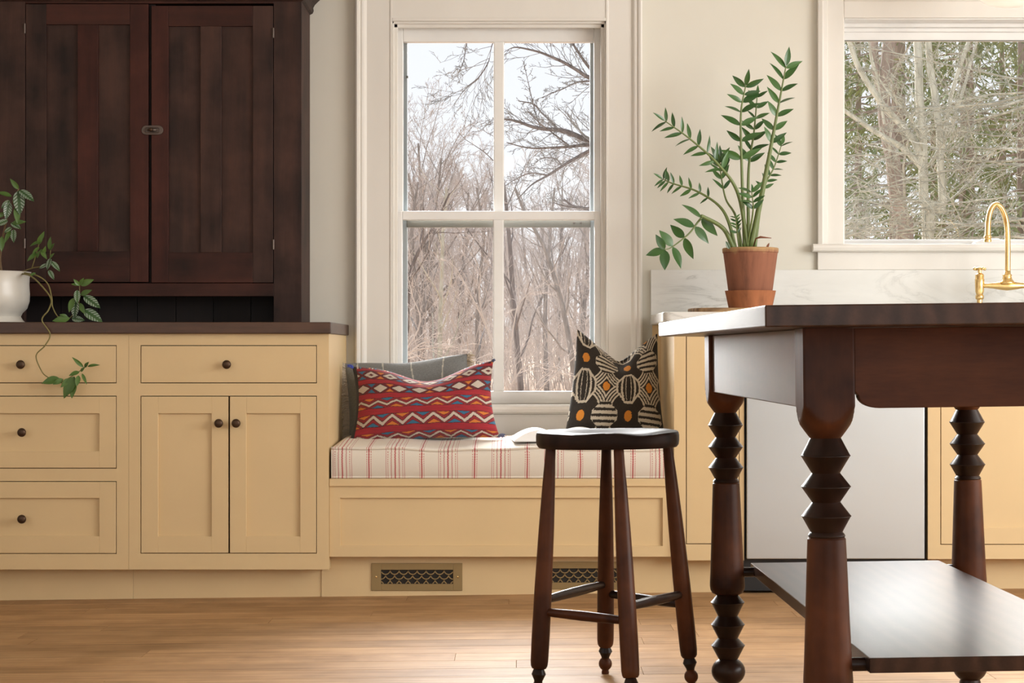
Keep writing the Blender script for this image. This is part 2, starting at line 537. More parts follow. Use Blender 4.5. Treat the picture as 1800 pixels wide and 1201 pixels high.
# ------------------------------------------------------------------ window over the bench
win = empty('window_1', (sx(877), 0, W1[2]), kind='structure')
x0, x1, z0, z1 = W1
b = MB()                                            # jamb lining with its parting stops
b.box(x0, x0 + 0.006, -0.004, TH, z0, z1); b.box(x1 - 0.006, x1, -0.004, TH, z0, z1); b.box(x0, x1, -0.004, TH, z1 - 0.008, z1)
b.box(x0, x0 + 0.018, 0.012, 0.026, z0, z1); b.box(x1 - 0.018, x1, 0.012, 0.026, z0, z1); b.box(x0, x1, 0.012, 0.026, z1 - 0.02, z1)
b.box(x0, x1, 0.02, TH + 0.03, z0 - 0.03, z0 + 0.004)
b.build('jamb', M['trim'], win, bevel=0.0015)
def side_casing(xa, xb, outer_left, z_lo, z_hi, nm='casing'):
    w = xb - xa
    band = 0.040
    q = MB()
    def P(u, y): return ((xa + u) if outer_left else (xb - u), y)
    prof = [(0, 0), (0, -0.034), (0.006, -0.038), (0.013, -0.036), (0.018, -0.028), (0.024, -0.030), (0.030, -0.028),
            (0.036, -0.021), (band, -0.018), (w - 0.010, -0.018), (w - 0.006, -0.021), (w, -0.021), (w, 0)]
    q.extrude_z([P(*p) for p in prof], z_lo, z_hi)
    return q
side_casing(sx(626), x0, True, 0.40, 2.40).build('casing', M['trim'], win)
side_casing(x1, sx(1128), False, 0.40, 2.40).build('casing', M['trim'], win)
MB().box(x0 - 0.092, x1 + 0.092, -0.0178, 0, z1, 2.40).build('head_casing', M['trim'], win)
MB().box(x0, x1, -0.021, 0.0, z1 - 0.001, z1 + 0.011).build('head_bead', M['trim'], win, bevel=0.002)
b = MB().extrude_x([(0.03, z0 + 0.0), (-0.036, z0 + 0.0), (-0.044, z0 - 0.007), (-0.046, z0 - 0.017), (-0.042, z0 - 0.027), (-0.034, z0 - 0.034), (0.0, z0 - 0.036)],
                   x0 + 0.001, x1 - 0.001)
b.build('sill', M['trim'], win, smooth=False)
MB().box(x0, x1, -0.012, 0.0, 0.40, z0 - 0.036).build('apron', M['trim'], win)

def sash(nm, ya, yb, gx, gz, zlo, zhi, xlo, xhi):
    """one sash of two panes: gx = glass edges left, muntin left, muntin right, glass right"""
    s = MB()
    s.box(xlo, gx[0], ya, yb, zlo, zhi); s.box(gx[3], xhi, ya, yb, zlo, zhi)
    s.box(gx[0], gx[3], ya, yb, zlo, gz[0]); s.box(gx[0], gx[3], ya, yb, gz[1], zhi)
    so = s.build('sash', M['sash'], win, bevel=0.003)
    m = MB().box(gx[1], gx[2], ya + 0.001, yb - 0.001, gz[0] - 0.002, gz[1] + 0.002)
    m.build('muntin', M['sash'], so, bevel=0.005, seg=3)
    ym = (ya + yb) / 2
    for a, c in ((gx[0], gx[1]), (gx[2], gx[3])):
        MB().box(a - 0.004, c + 0.004, ym - 0.0015, ym + 0.0015, gz[0] - 0.004, gz[1] + 0.004).build('pane', M['glass'], so)
    return so
Yl, Yu = 0.03, 0.07
sash('lower', Yl, Yl + 0.034, (sx(707, Yl), sx(866.5, Yl), sx(885.5, Yl), sx(1045, Yl)), (sz(688, Yl), sz(386.5, Yl)),
     z0 + 0.003, sz(371, Yl), x0 + 0.006, x1 - 0.006)
sash('upper', Yu, Yu + 0.034, (sx(708.5, Yu), sx(867.5, Yu), sx(886, Yu), sx(1044, Yu)), (sz(372, Yu), sz(73.5, Yu)),
     sz(386, Yu), z1 - 0.009, x0 + 0.006, x1 - 0.006)
Ys = 0.13
st = MB()
a0, a1 = sx(716, Ys), sx(1037, Ys)
st.box(x0 + 0.006, a0, Ys, Ys + 0.02, z0, z1 - 0.008); st.box(a1, x1 - 0.006, Ys, Ys + 0.02, z0, z1 - 0.008)
st.box(a0, a1, Ys, Ys + 0.02, z1 - 0.05, z1 - 0.008); st.box(a0, a1, Ys, Ys + 0.02, z0, z0 + 0.03)
st.build('storm_frame', M['storm'], win, bevel=0.002)
MB().box(a0 - 0.002, a1 + 0.002, Ys - 0.008, Ys + 0.016, sz(400, Ys), sz(384, Ys)).build('storm_bar', M['storm_dark'], win, bevel=0.002)
for px in (719, ):
    MB().box(a0 - 0.004, a0 + 0.004, Ys - 0.012, Ys + 0.0, sz(138, Ys), sz(134, Ys)).build('storm_clip', M['storm_dark'], win)
for px in (1009, 1021):
    MB().lathe([(0.004, 0), (0.004, 0.004), (0.0015, 0.005)], 10, (sx(px, Ys), Ys - 0.008, sz(392, Ys)), 'Y').build('storm_screw', M['iron'], win)

# ------------------------------------------------------------------ window over the sink
win2 = empty('window_2', ((W2[0] + W2[1]) / 2, 0, W2[2]), kind='structure')
x0, x1, z0, z1 = W2
def casing2(xa, xb, left):
    w = xb - xa
    q = MB()
    def P(u, y): return ((xa + u) if left else (xb - u), y)
    q.extrude_z([P(*p) for p in [(0, 0), (0, -0.030), (0.014, -0.034), (0.020, -0.030), (0.034, -0.028), (0.037, -0.020), (w - 0.004, -0.020), (w, -0.017), (w, 0)]], z0, 2.40)
    return q
casing2(sx(1436), x0, True).build('casing', M['trim'], win2)
casing2(x1, x1 + 0.097, False).build('casing', M['trim'], win2)
MB().extrude_x([(0, z1), (-0.020, z1), (-0.020, z1 + 0.058), (-0.028, z1 + 0.061), (-0.032, z1 + 0.10), (0, z1 + 0.10)], x0, x1).build('head_casing', M['trim'], win2)
Yg = 0.135
b = MB()
b.box(x0, x0 + 0.004, -0.002, TH, z0, z1); b.box(x1 - 0.004, x1, -0.002, TH, z0, z1); b.box(x0, x1, -0.002, TH, z1 - 0.004, z1)
b.build('jamb', M['sash'], win2)
gz1, gz0 = sz(72.5, Yg), sz(421.5, Yg)
b = MB()                                            # stepped frame of the fixed light
b.box(x0, x1, 0.072, 0.10, z1 - 0.018, z1 - 0.004); b.box(x0, x1, 0.10, 0.12, z1 - 0.030, z1 - 0.004)
b.build('head_stop', M['sash'], win2, bevel=0.002)
b = MB()
b.box(x0 + 0.002, x1 - 0.002, 0.12, 0.15, gz1, z1 - 0.004); b.box(x0 + 0.002, x1 - 0.002, 0.12, 0.15, z0, gz0)
b.box(x0 + 0.002, x0 + 0.012, 0.12, 0.15, gz0, gz1); b.box(x1 - 0.012, x1 - 0.002, 0.12, 0.15, gz0, gz1)
sa2 = b.build('sash', M['sash'], win2, bevel=0.002)
MB().box(x0 + 0.008, x1 - 0.008, Yg - 0.002, Yg + 0.002, gz0 - 0.003, gz1 + 0.003).build('pane', M['glass'], sa2)
MB().box(x0 + 0.012, x1 - 0.012, 0.118, 0.122, gz1 - 0.003, gz1 + 0.001).build('gasket', M['storm_dark'], sa2)
MB().extrude_x([(0.115, z0), (-0.040, z0), (-0.047, z0 - 0.006), (-0.049, z0 - 0.014), (-0.045, z0 - 0.024), (-0.038, z0 - 0.028), (0, z0 - 0.028)],
               sx(1429, -0.04), x1 + 0.11).build('sill', M['trim'], win2, bevel=0.001)
MB().box(sx(1436), x1 + 0.097, -0.018, 0, sz(474.6), z0 - 0.027).build('apron', M['trim'], win2, bevel=0.002)
crk = MB()
cy = 0.085
crk.prism([(sx(1708, cy), z0), (sx(1712, cy), z0 + 0.014), (sx(1724, cy), z0 + 0.024), (sx(1752, cy), z0 + 0.026), (sx(1766, cy), z0 + 0.016), (sx(1768, cy), z0)], 0.06, 0.11)
crk.build('window_crank', M['sash'], win2, bevel=0.004)

# ================================================================== fitted cabinets
CF = -0.60                                         # front plane of the base units
def X(px): return sx(px, CF)
def Z(py): return sz(py, CF)
KNOB = None
KPROF = [(0.0055, 0), (0.0055, 0.010), (0.0075, 0.013), (0.0135, 0.0165), (0.0148, 0.020), (0.0138, 0.024), (0.010, 0.0275), (0.004, 0.029), (0.0005, 0.0292)]
def knob(parent, px, py):
    global KNOB
    loc = Vector((X(px), CF, Z(py)))
    if KNOB is None:
        KNOB = MB().lathe(KPROF, 24, loc, 'Y').build('knob', M['bronze'], parent, autosmooth=40, loc=loc, label='round aged bronze knob')
        return KNOB
    o = share(KNOB, 'knob', parent, loc - worg(parent))
    return o
def front(parent, nm, pxs, pys, recess=None, knobs=()):
    """a door or drawer front set into the face frame; recess = px/py edges of its sunk panel"""
    g = 0.0025
    x0, x1, z1, z0 = X(pxs[0]) + g, X(pxs[1]) - g, Z(pys[0]) - g, Z(pys[1]) + g
    q = MB()
    ya, yb = CF - 0.0005, CF + 0.0195
    if recess:
        rx0, rx1, rz1, rz0 = X(recess[0]), X(recess[1]), Z(recess[2]), Z(recess[3])
        q.box(x0, rx0, ya, yb, z0, z1); q.box(rx1, x1, ya, yb, z0, z1)
        q.box(rx0, rx1, ya, yb, z0, rz0); q.box(rx0, rx1, ya, yb, rz1, z1)
    else:
        q.box(x0, x1, ya, yb, z0, z1)
    o = q.build(nm, M['cream'], parent, bevel=0.0008, seg=1)
    if recess:
        MB().box(rx0 - 0.003, rx1 + 0.003, CF + 0.009, CF + 0.017, rz0 - 0.003, rz1 + 0.003).build('panel', M['cream'], o)
    for k in knobs: knob(o, *k)
    return o
def kick(parent, xa, xb, y, ztop):
    pts = [(xa, floor_z(xa) - 0.002), (xb, floor_z(xb) - 0.002), (xb, ztop), (xa, ztop)]
    return MB().prism(pts, y, y + 0.018).build('toe_kick', M['cream'], parent)
def face_frame(parent, pxa, pxb, pya, pyb, openings):
    """rails and stiles around rectangular openings (px0, px1, py0, py1)"""
    xs = sorted({X(pxa), X(pxb)} | {X(o[0]) for o in openings} | {X(o[1]) for o in openings})
    zs = sorted({Z(pya), Z(pyb)} | {Z(o[2]) for o in openings} | {Z(o[3]) for o in openings})
    n = {}
    v, f = [], []
    def vid(i, j, k):
        key = (i, j, k)
        if key not in n:
            n[key] = len(v)
            v.append((xs[i], (CF, CF + 0.02)[k], zs[j]))
        return n[key]
    solid = {}
    for i in range(len(xs) - 1):
        for j in range(len(zs) - 1):
            cx, cz = (xs[i] + xs[i + 1]) / 2, (zs[j] + zs[j + 1]) / 2
            solid[i, j] = not any(X(o[0]) < cx < X(o[1]) and Z(o[3]) < cz < Z(o[2]) for o in openings)
    for (i, j), s in solid.items():
        if not s: continue
        f.append((vid(i, j, 0), vid(i + 1, j, 0), vid(i + 1, j + 1, 0), vid(i, j + 1, 0)))
        f.append((vid(i, j, 1), vid(i, j + 1, 1), vid(i + 1, j + 1, 1), vid(i + 1, j, 1)))
        for di, dj, a, c in ((-1, 0, (0, 0), (0, 1)), (1, 0, (1, 1), (1, 0)), (0, -1, (1, 0), (0, 0)), (0, 1, (0, 1), (1, 1))):
            if not solid.get((i + di, j + dj), False):
                p, q = (i + a[0], j + a[1]), (i + c[0], j + c[1])
                f.append((vid(*p, 0), vid(*q, 0), vid(*q, 1), vid(*p, 1)))
    m = MB(); m.v, m.f = v, f
    return m.build('face_frame', M['cream'], parent)
def carcase(parent, pxa, pxb, pya, pyb, y_back=-0.012, inset=0.0):
    xa, xb, zt, zb = X(pxa), X(pxb), Z(pya), Z(pyb)
    t = 0.018
    q = MB()
    q.box(xa, xa + t, CF + 0.02, y_back, zb, zt); q.box(xb - t, xb, CF + 0.02, y_back, zb, zt)
    q.box(xa + t, xb - t, CF + 0.02, y_back, zb, zb + t)
    q.box(xa + t, xb - t, y_back - 0.01, y_back, zb + t, zt)
    q.build('carcase', M['cream'], parent)
    MB().box(xa + t, xb - t, CF + 0.021, CF + 0.03, zb + t, zt - 0.005).build('gap_shade', M['gap'], parent)  # near-black sheet behind the fronts, paints the shade in their gaps

TOPZ = sz(587, CF)
c1 = empty('base_cabinet', (X(402), -0.3, 0.0), label='butter yellow base cabinet with one drawer over two doors, beside bench', cat='cabinet', group='fitted base cabinets')
face_frame(c1, 226.4, 578, 587, 1001.5, [(247, 557, 607, 674), (247, 557, 696, 973.5)])
carcase(c1, 226.4, 578, 587, 1001.5)
kick(c1, X(226.4), sx(565.5, CF + 0.07), CF + 0.07, Z(1001.5) + 0.01)
front(c1, 'drawer', (247, 557), (607, 674), None, [(400, 641)])
front(c1, 'door', (247, 402.4), (696, 973.5), (278, 372, 727, 943), [(386, 744)])
front(c1, 'door', (402.8, 557), (696, 973.5), (433, 527.7, 727, 943), [(416.5, 744)])
MB().box(X(578) - 0.024, X(578) + 0.001, -0.030, -0.012, Z(1001.5), TOPZ).box(X(578), sx(608, -0.02), -0.020, -0.002, 0.46, TOPZ).build('scribe_strip', M['cream'], c1)
c2 = empty('base_cabinet', (X(39), -0.3, 0.0), label='butter yellow base cabinet of three stacked drawers below the vine', cat='cabinet', group='fitted base cabinets')
face_frame(c2, -148, 226, 587, 1001.5, [(-127, 205, 607, 674), (-127, 205, 696, 824), (-127, 205, 846, 974)])
carcase(c2, -148, 226, 587, 1001.5)
kick(c2, X(-148), X(226), CF + 0.07, Z(1001.5) + 0.01)
front(c2, 'drawer', (-127, 205), (607, 674), None, [(39, 641)])
front(c2, 'drawer', (-127, 205), (696, 824), (-97, 174.5, 727, 794), [(41, 760)])
front(c2, 'drawer', (-127, 205), (846, 974), (-97, 174.5, 876, 943), [(41, 912)])
# walnut counter over both
ct = MB()
cx1 = sx(580.7, CF - 0.02) + 0.002
ct.box(X(-150), cx1, CF - 0.022, -0.002, TOPZ + 0.0003, sz(566.4, CF - 0.02))
ct.build('wooden_counter', M['counter'], bevel=0.003, label='dark walnut countertop under the tall brown cupboard', cat='countertop', loc=((X(-150) + cx1) / 2, -0.3, TOPZ))
CTOP = sz(566.4, CF - 0.02)

# ------------------------------------------------------------------ dark step-back cupboard
HY = -0.256
def HX(px): return sx(px, HY)
def HZ(py): return sz(py, HY)
hu = empty('cupboard', (HX(262), -0.13, CTOP), label='tall dark brown antique cupboard with two panelled doors', cat='cupboard')
hx0, hx1 = HX(-5), HX(530)
ztop = 2.195
MB().box(hx1 - 0.020, hx1, HY + 0.022, -0.004, CTOP + 0.0003, ztop).build('side_panel', M['hutch'], hu, bevel=0.001)
MB().box(hx0, hx0 + 0.020, HY + 0.022, -0.004, CTOP + 0.0003, ztop).build('side_panel', M['hutch'], hu, bevel=0.001)
MB().box(HX(481), hx1, HY, HY + 0.022, CTOP + 0.0003, ztop).build('stile', M['hutch'], hu, bevel=0.0015)
MB().box(hx0, HX(44), HY, HY + 0.022, CTOP + 0.0003, ztop).build('stile', M['hutch'], hu, bevel=0.0015)
MB().box(HX(44), HX(481), HY, HY + 0.022, HZ(521), HZ(498)).build('bottom_rail', M['hutch_red_h'], hu, bevel=0.0015)
MB().box(HX(44), HX(481), HY, HY + 0.022, HZ(6), ztop).build('top_rail', M['hutch_red_h'], hu, bevel=0.0015)
MB().box(hx0 + 0.02, hx1 - 0.02, HY + 0.024, -0.02, HZ(516), HZ(512)).build('shelf', M['hutch_back'], hu)
MB().box(hx0, hx1, HY, -0.004, ztop, ztop + 0.02).build('top_board', M['hutch'], hu)
for a, c in ((-4, 44), (45, 106), (107, 172), (173, 240.5), (241.5, 308.5), (309.5, 374.5), (375.5, 440.5), (441.5, 520)):
    MB().box(sx(a, -0.02), sx(c, -0.02), -0.018, -0.006, CTOP + 0.0003, ztop).build('back_board', M['hutch_back'], hu, bevel=0.001)
def hutch_door(pxa, pxb, pya, pyb, panels, red_side):
    ya, yb = HY + 0.001, HY + 0.023
    p0, p1 = panels
    zt, zb, zpt, zpb = HZ(pya), HZ(pyb), HZ(p0[2]), HZ(p0[3])
    d = MB().box(HX(pxa) + 0.001, HX(pxb) - 0.001, HY + 0.0185, HY + 0.0235, zb + 0.001, zt - 0.001).build('door', M['hutch'], hu)
    MB().box(HX(p0[0]), HX(p1[1]), ya, yb - 0.005, zpt, zt).build('door_rail', M['hutch_red_h'], d, bevel=0.001)
    MB().box(HX(p0[0]), HX(p1[1]), ya, yb - 0.005, zb, zpb).build('door_rail', M['hutch_red_h'], d, bevel=0.001)
    MB().box(HX(pxa), HX(p0[0]) - 0.0003, ya, yb, zb, zt).build('door_stile', M['hutch' if red_side > 0 else 'hutch_red'], d, bevel=0.0015)
    MB().box(HX(p1[1]) + 0.0003, HX(pxb), ya, yb, zb, zt).build('door_stile', M['hutch_red' if red_side > 0 else 'hutch'], d, bevel=0.0015)
    MB().box(HX(p0[1]), HX(p1[0]), ya, yb, zpb, zpt).build('door_mullion', M['hutch_red' if red_side > 0 else 'hutch'], d, bevel=0.0015)
    for p in panels:
        MB().box(HX(p[0]) - 0.004, HX(p[1]) + 0.004, HY + 0.011, HY + 0.018, zpb - 0.004, zpt + 0.004).build('panel', M['hutch'], d)
    return d
hutch_door(45, 260.5, 7, 496, [(81, 136, 43, 442), (172, 228, 43, 442)], 1)
hutch_door(266, 480, 10, 497, [(296, 352, 46, 444), (389, 444, 46, 444)], -1)
MB().box(HX(255), HX(271), HY + 0.024, HY + 0.03, HZ(497), HZ(6)).build('inner_stop', M['hutch_back'], hu)
for px, py in ((43.5, 50), (480.5, 58), (43.5, 428), (480.5, 430)):
    MB().lathe([(0.0035, -0.017), (0.0035, 0.017)], 10, (HX(px), HY - 0.001, HZ(py))).build('hinge', M['iron'], hu, label='small iron butt hinge')
lt = MB()                                           # oval turn latch
lz = HZ(229)
lc = HX(268)
def oval(w, h, n=28):
    return [(lc + (w - h) * (1 if math.cos(2 * PI * i / n) > 0 else -1) + h * math.cos(2 * PI * i / n), lz + h * math.sin(2 * PI * i / n)) for i in range(n)]
lo = MB().prism(oval(0.038, 0.0165), HY - 0.004, HY + 0.002).build('latch', M['iron'], hu, bevel=0.0015, label='oval dark iron turn latch')
rim = [Vector((x, HY - 0.005, z)) for x, z in oval(0.026, 0.0085)]
MB().tube(rim + rim[:1], 0.0022, 8, False).build('latch_rim', M['iron'], lo, smooth=True)
MB().tube([(lc - 0.016, HY - 0.007, lz), (lc, HY - 0.010, lz), (lc + 0.016, HY - 0.007, lz)], [0.004, 0.006, 0.004], 10).build('latch_bar', M['iron'], lo, smooth=True)
MB().lathe([(0.005, 0), (0.008, 0.004), (0.007, 0.010), (0.003, 0.013), (0.0003, 0.0132)], 16, (lc - 0.002, HY - 0.012, lz), 'Y').build('latch_knob', M['bronze'], lo, smooth=True)
cr = []
for out, zz in ((0, 2.03), (0.010, 2.035), (0.014, 2.045), (0.012, 2.055), (0.018, 2.066), (0.030, 2.078), (0.046, 2.092), (0.060, 2.13), (0.075, 2.16), (0.08, 2.19), (0, 2.19)):
    zz += 0.012
    cr.append([(hx0 - out, -0.004, zz), (hx0 - out, HY - out, zz), (hx1 + out, HY - out, zz), (hx1 + out, -0.004, zz)])
MB().rings(cr, True).build('cornice', M['hutch'], hu)

# ------------------------------------------------------------------ window bench
BF = CF + 0.012
def BX(px): return sx(px, BF)
def BZ(py): return sz(py, BF)
bxa, bxb = X(578) + 0.001, sx(1185, CF) - 0.001
be = empty('window_bench', ((bxa + bxb) / 2, -0.3, 0), label='butter yellow built-in bench with long sunk panel below the window', cat='bench')
MB().box(bxa, bxb, BF - 0.008, -0.014, BZ(855), BZ(841.5)).build('seat_board', M['cream'], be, bevel=0.002)
fx0, fx1, fz1, fz0 = BX(598), BX(1165), BZ(875.5), BZ(960)
q = MB()
ya, yb = BF, BF + 0.02
zt, zb = BZ(855) - 0.0005, BZ(979)
q.box(bxa, fx0, ya, yb, zb, zt); q.box(fx1, bxb, ya, yb, zb, zt); q.box(fx0, fx1, ya, yb, zb, fz0); q.box(fx0, fx1, ya, yb, fz1, zt)
q.build('front_frame', M['cream'], be)
MB().box(fx0 - 0.004, fx1 + 0.004, BF + 0.010, BF + 0.018, fz0 - 0.004, fz1 + 0.004).build('panel', M['cream'], be)
MB().box(bxa, bxb, BF + 0.021, -0.02, zb, zb + 0.015).build('bottom_board', M['cream'], be)
KY = CF + 0.066
kx0, kx1 = sx(565.5, KY), bxb
MB().prism([(kx0, floor_z(kx0) - 0.002), (kx1, floor_z(kx1) - 0.002), (kx1, zb + 0.004), (kx0, zb + 0.004)], KY, KY + 0.018).build('toe_kick', M['cream'], be)

def vent(pxa, pxb, pya, pyb, gxa, gxb, gya, gyb, label):
    x0, x1, z1, z0 = sx(pxa, KY), sx(pxb, KY), sz(pya, KY), sz(pyb, KY)
    a, c, t, d = sx(gxa, KY), sx(gxb, KY), sz(gya, KY), sz(gyb, KY)
    r = empty('floor_vent', ((x0 + x1) / 2, KY, z0), label=label, cat='vent', group='brass vents in the bench plinth')
    y0, y1 = KY - 0.004, KY - 0.0004
    q = MB()
    q.box(x0, a, y0, y1, z0, z1); q.box(c, x1, y0, y1, z0, z1); q.box(a, c, y0, y1, z0, d); q.box(a, c, y0, y1, t, z1)
    q.build('faceplate', M['brass'], r, bevel=0.0012)
    MB().box(a - 0.001, c + 0.001, KY - 0.0009, KY - 0.0002, d - 0.001, t + 0.001).build('duct_shade', M['gap'], r)  # flat near-black sheet painted as the shade behind the grille
    g = MB()
    P = (c - a) / 8
    rows = (t, t - (t - d) * 0.34, t - (t - d) * 0.68, t + (t - d) * 0.33)
    wdt = 0.0034
    for k, zr in enumerate(rows):
        off = 0 if k in (0, 2) else P / 2
        for i in range(-1, 10):
            xc = a + i * P + off + P / 2
            R = P * 0.5
            prev = None
            for s in range(15):
                an = PI + PI * s / 14
                pi_ = (xc + (R - wdt / 2) * math.cos(an), zr + (R - wdt / 2) * math.sin(an))
                po = (xc + (R + wdt / 2) * math.cos(an), zr + (R + wdt / 2) * math.sin(an))
                if prev:
                    qd = [prev[0], prev[1], po, pi_]
                    if all(a - 0.0005 <= x <= c + 0.0005 and d - 0.0005 <= z <= t + 0.0005 for x, z in qd):
                        g.prism(qd, y0 + 0.0006, y1 - 0.0006)
                prev = (pi_, po)
    g.build('fish_scale_grille', M['brass'], r, recalc=True)
    for px in ((pxa + gxa) / 2, (pxb + gxb) / 2):
        MB().lathe([(0.0032, 0), (0.003, 0.0012), (0.0005, 0.0016)], 12, (sx(px, KY), y0, (z0 + z1) / 2), 'Y').build('screw', M['gold'], r)
vent(653, 813, 990, 1038.5, 670, 796.5, 1002, 1026.5, 'brass fish-scale floor vent in plinth below the red pillow')
vent(952, 1112, 987.5, 1036, 969, 1095.5, 999.5, 1024, 'brass fish-scale floor vent in plinth behind stool legs')

# ------------------------------------------------------------------ right hand base units
RT = sz(571.5, 0) - 0.001          # underside of the stone counter
PYT = VY - (RT - EYE) * FPX / (CF + CAM)
c3 = empty('base_cabinet', (X(1247), -0.3, 0), label='narrow butter yellow cabinet with flat door between bench and dishwasher', cat='cabinet', group='fitted base cabinets')
face_frame(c3, 1185, 1308, PYT, 985.5, [(1205.7, 1300, 590.5, 957)])
carcase(c3, 1185, 1308, PYT, 985.5)
front(c3, 'door', (1205.7, 1300), (590.5, 957))
kick(c3, bxb + 0.0005, sx(1307, KY), KY, Z(985.5) + 0.01)
MB().box(sx(1147, -0.03), X(1185) - 0.0002, -0.028, -0.014, 0.46, RT).build('scribe_strip', M['cream'], c3)
c4 = empty('base_cabinet', (X(1900), -0.3, 0), label='butter yellow sink cabinet with panelled doors right of dishwasher', cat='cabinet', group='fitted base cabinets')
face_frame(c4, 1631, 2170, PYT, 983, [(1653, 1898, 640, 958), (1903, 2148, 640, 958)])
carcase(c4, 1631, 2170, PYT, 983)
front(c4, 'door', (1653, 1898), (640, 958), (1684, 1867, 671, 928), [(1882, 690)])
front(c4, 'door', (1903, 2148), (640, 958), (1934, 2117, 671, 928), [(1919, 690)])
kick(c4, sx(1631, KY), sx(2170, KY), KY, Z(983) + 0.01)
dw = empty('dishwasher', (X(1467), -0.3, 0), label='brushed stainless steel dishwasher behind the dark wooden table', cat='dishwasher')
MB().box(X(1312), X(1624), CF - 0.012, CF + 0.012, Z(982.5), Z(600)).build('door_panel', M['steel'], dw, bevel=0.003)
MB().box(X(1312), X(1624), CF - 0.006, CF + 0.012, Z(598), RT - 0.006).build('control_strip', M['black'], dw, bevel=0.003)
MB().tube([(X(1345), CF - 0.012, Z(628)), (X(1345), CF - 0.045, Z(628)), (X(1591), CF - 0.045, Z(628)), (X(1591), CF - 0.012, Z(628))], 0.008, 12).build('handle', M['steel'], dw, smooth=True)
MB().box(X(1309.5), X(1629.5), CF + 0.021, -0.02, 0.022, RT - 0.004).build('tub', M['black'], dw)
MB().box(X(1312), X(1627), CF + 0.05, CF + 0.06, 0.02, Z(983.5)).build('toe_panel', M['black'], dw)

# stone counter and upstand
q = MB()
ctl, ctr, cf, RTOP = sx(1142), 2.62, CF - 0.022, sz(555)
rr = 0.028
poly = [(ctl, -0.021)] + [(ctl + rr - rr * math.cos(a), cf + rr - rr * math.sin(a)) for a in [PI / 2 * i / 8 for i in range(9)]] + [(ctr, cf), (ctr, -0.021)]
q.extrude_z(poly, RT + 0.001, RTOP)
q.build('marble_counter', M['marble'], bevel=0.003, label='white marble countertop on the right hand cabinets', cat='countertop', loc=((ctl + ctr) / 2, -0.3, RT))
q = MB().box(sx(1143.5), ctr, -0.0205, -0.0005, RTOP - 0.03, sz(474.8))
q.build('marble_backsplash', M['marble'], bevel=0.0015, label='white marble backsplash strip below the sink window', cat='backsplash', loc=(1.4, -0.01, RTOP))
# ================================================================== work table
TX, TY = 0.7965, -2.904
tb = local_root('work_table', (TX, TY, floor_z(TX)), (0, TILT, math.radians(1.1)),
                label='dark reddish wooden work table with bead-turned legs and low shelf', cat='table')
LX, LY = 0.29, 0.64
BH = 0.043                                          # half width of the square leg head
def leg_mesh():
    q = MB()
    n = 64
    def square(a):
        return BH / max(abs(math.cos(a)), abs(math.sin(a)))
    rings = []
    heads = [(0.845, 0.2), (0.735, 0.2)] + [(z, None) for z in
             (0.7245, 0.720, 0.715, 0.710, 0.705, 0.700, 0.695, 0.690, 0.684, 0.678, 0.672, 0.665, 0.658)]
    for z, R in heads:
        if R is None:
            t = (0.7245 - z) / (0.7245 - 0.658)
            R = 0.0625 * (1 - t) ** 1.0 + 0.0237 * t + 0.004 * math.sin(PI * t)
        rings.append([(min(square(a), R) * math.cos(a), min(square(a), R) * math.sin(a), z)
                      for a in [2 * PI * (j + 0.5) / n for j in range(n)]])
    return q.rings(rings[::-1], True)
NK, WD = 0.0237, 0.0416
def bead(z_w, r_w):
    return [(r_w - 0.0012, z_w + 0.0016), (r_w, z_w + 0.0006), (r_w, z_w - 0.0006), (r_w - 0.0012, z_w - 0.0016)]
upper = [(NK, 0.665)] + bead(0.631, WD) + [(NK, 0.602)] + bead(0.579, WD) + [(NK, 0.553)] + bead(0.5295, WD) + \
        [(0.0270, 0.503), (0.0300, 0.4995), (0.0315, 0.4965), (0.0305, 0.4945), (0.0255, 0.494)]
shaft = [(0.0255, 0.4945), (0.0300, 0.494), (0.0322, 0.491), (0.0330, 0.470), (0.0352, 0.41), (0.0378, 0.34), (0.0402, 0.28),
         (0.0416, 0.256), (0.0417, 0.246), (0.0405, 0.238), (0.0365, 0.2305), (0.0290, 0.2265), (0.0240, 0.226)]
lower = [(0.0238, 0.2275)] + bead(0.2075, 0.0402) + [(0.0238, 0.1755)] + bead(0.1545, 0.0402) + [(0.0238, 0.1225)] + bead(0.1045, 0.0402) + [(0.0238, 0.0735)]
ball = [(0.0240, 0.0750)] + [(0.0404 * math.cos(a), 0.0430 + 0.0345 * math.sin(a)) for a in [math.radians(d) for d in (58, 45, 30, 15, 0, -15, -30, -45, -55)]] + \
       [(0.0235, 0.0125), (0.0250, 0.009), (0.0250, 0.0)]
for ix, (lx, ly) in enumerate(((-LX, -LY), (-LX, LY), (LX, LY), (LX, -LY))):
    loc = (lx, ly, 0)
    if ix == 0:
        L0 = leg_mesh().build('leg', M['cherry'], tb, autosmooth=32)
        subs = [MB().lathe(upper, 40).build('turned_beads', M['ebony'], L0, autosmooth=22),
                MB().lathe(shaft, 40).build('leg_shaft', M['cherry'], L0, autosmooth=30),
                MB().lathe(lower, 40).build('turned_beads', M['ebony'], L0, autosmooth=22),
                MB().lathe(ball, 40).build('ball_foot', M['ebony'], L0, autosmooth=40)]
        L0.location = loc
    else:
        L = share(L0, 'leg', tb, loc)
        for s_ in subs:
            share(s_, s_.name.split('.')[0], L, (0, 0, 0))
TTOP, TBOT = 0.880, 0.8455
MB().box(-0.425, 0.425, -0.872, 0.872, TBOT, TTOP).build('tabletop', M['tabletop'], tb, bevel=0.0025, seg=3)
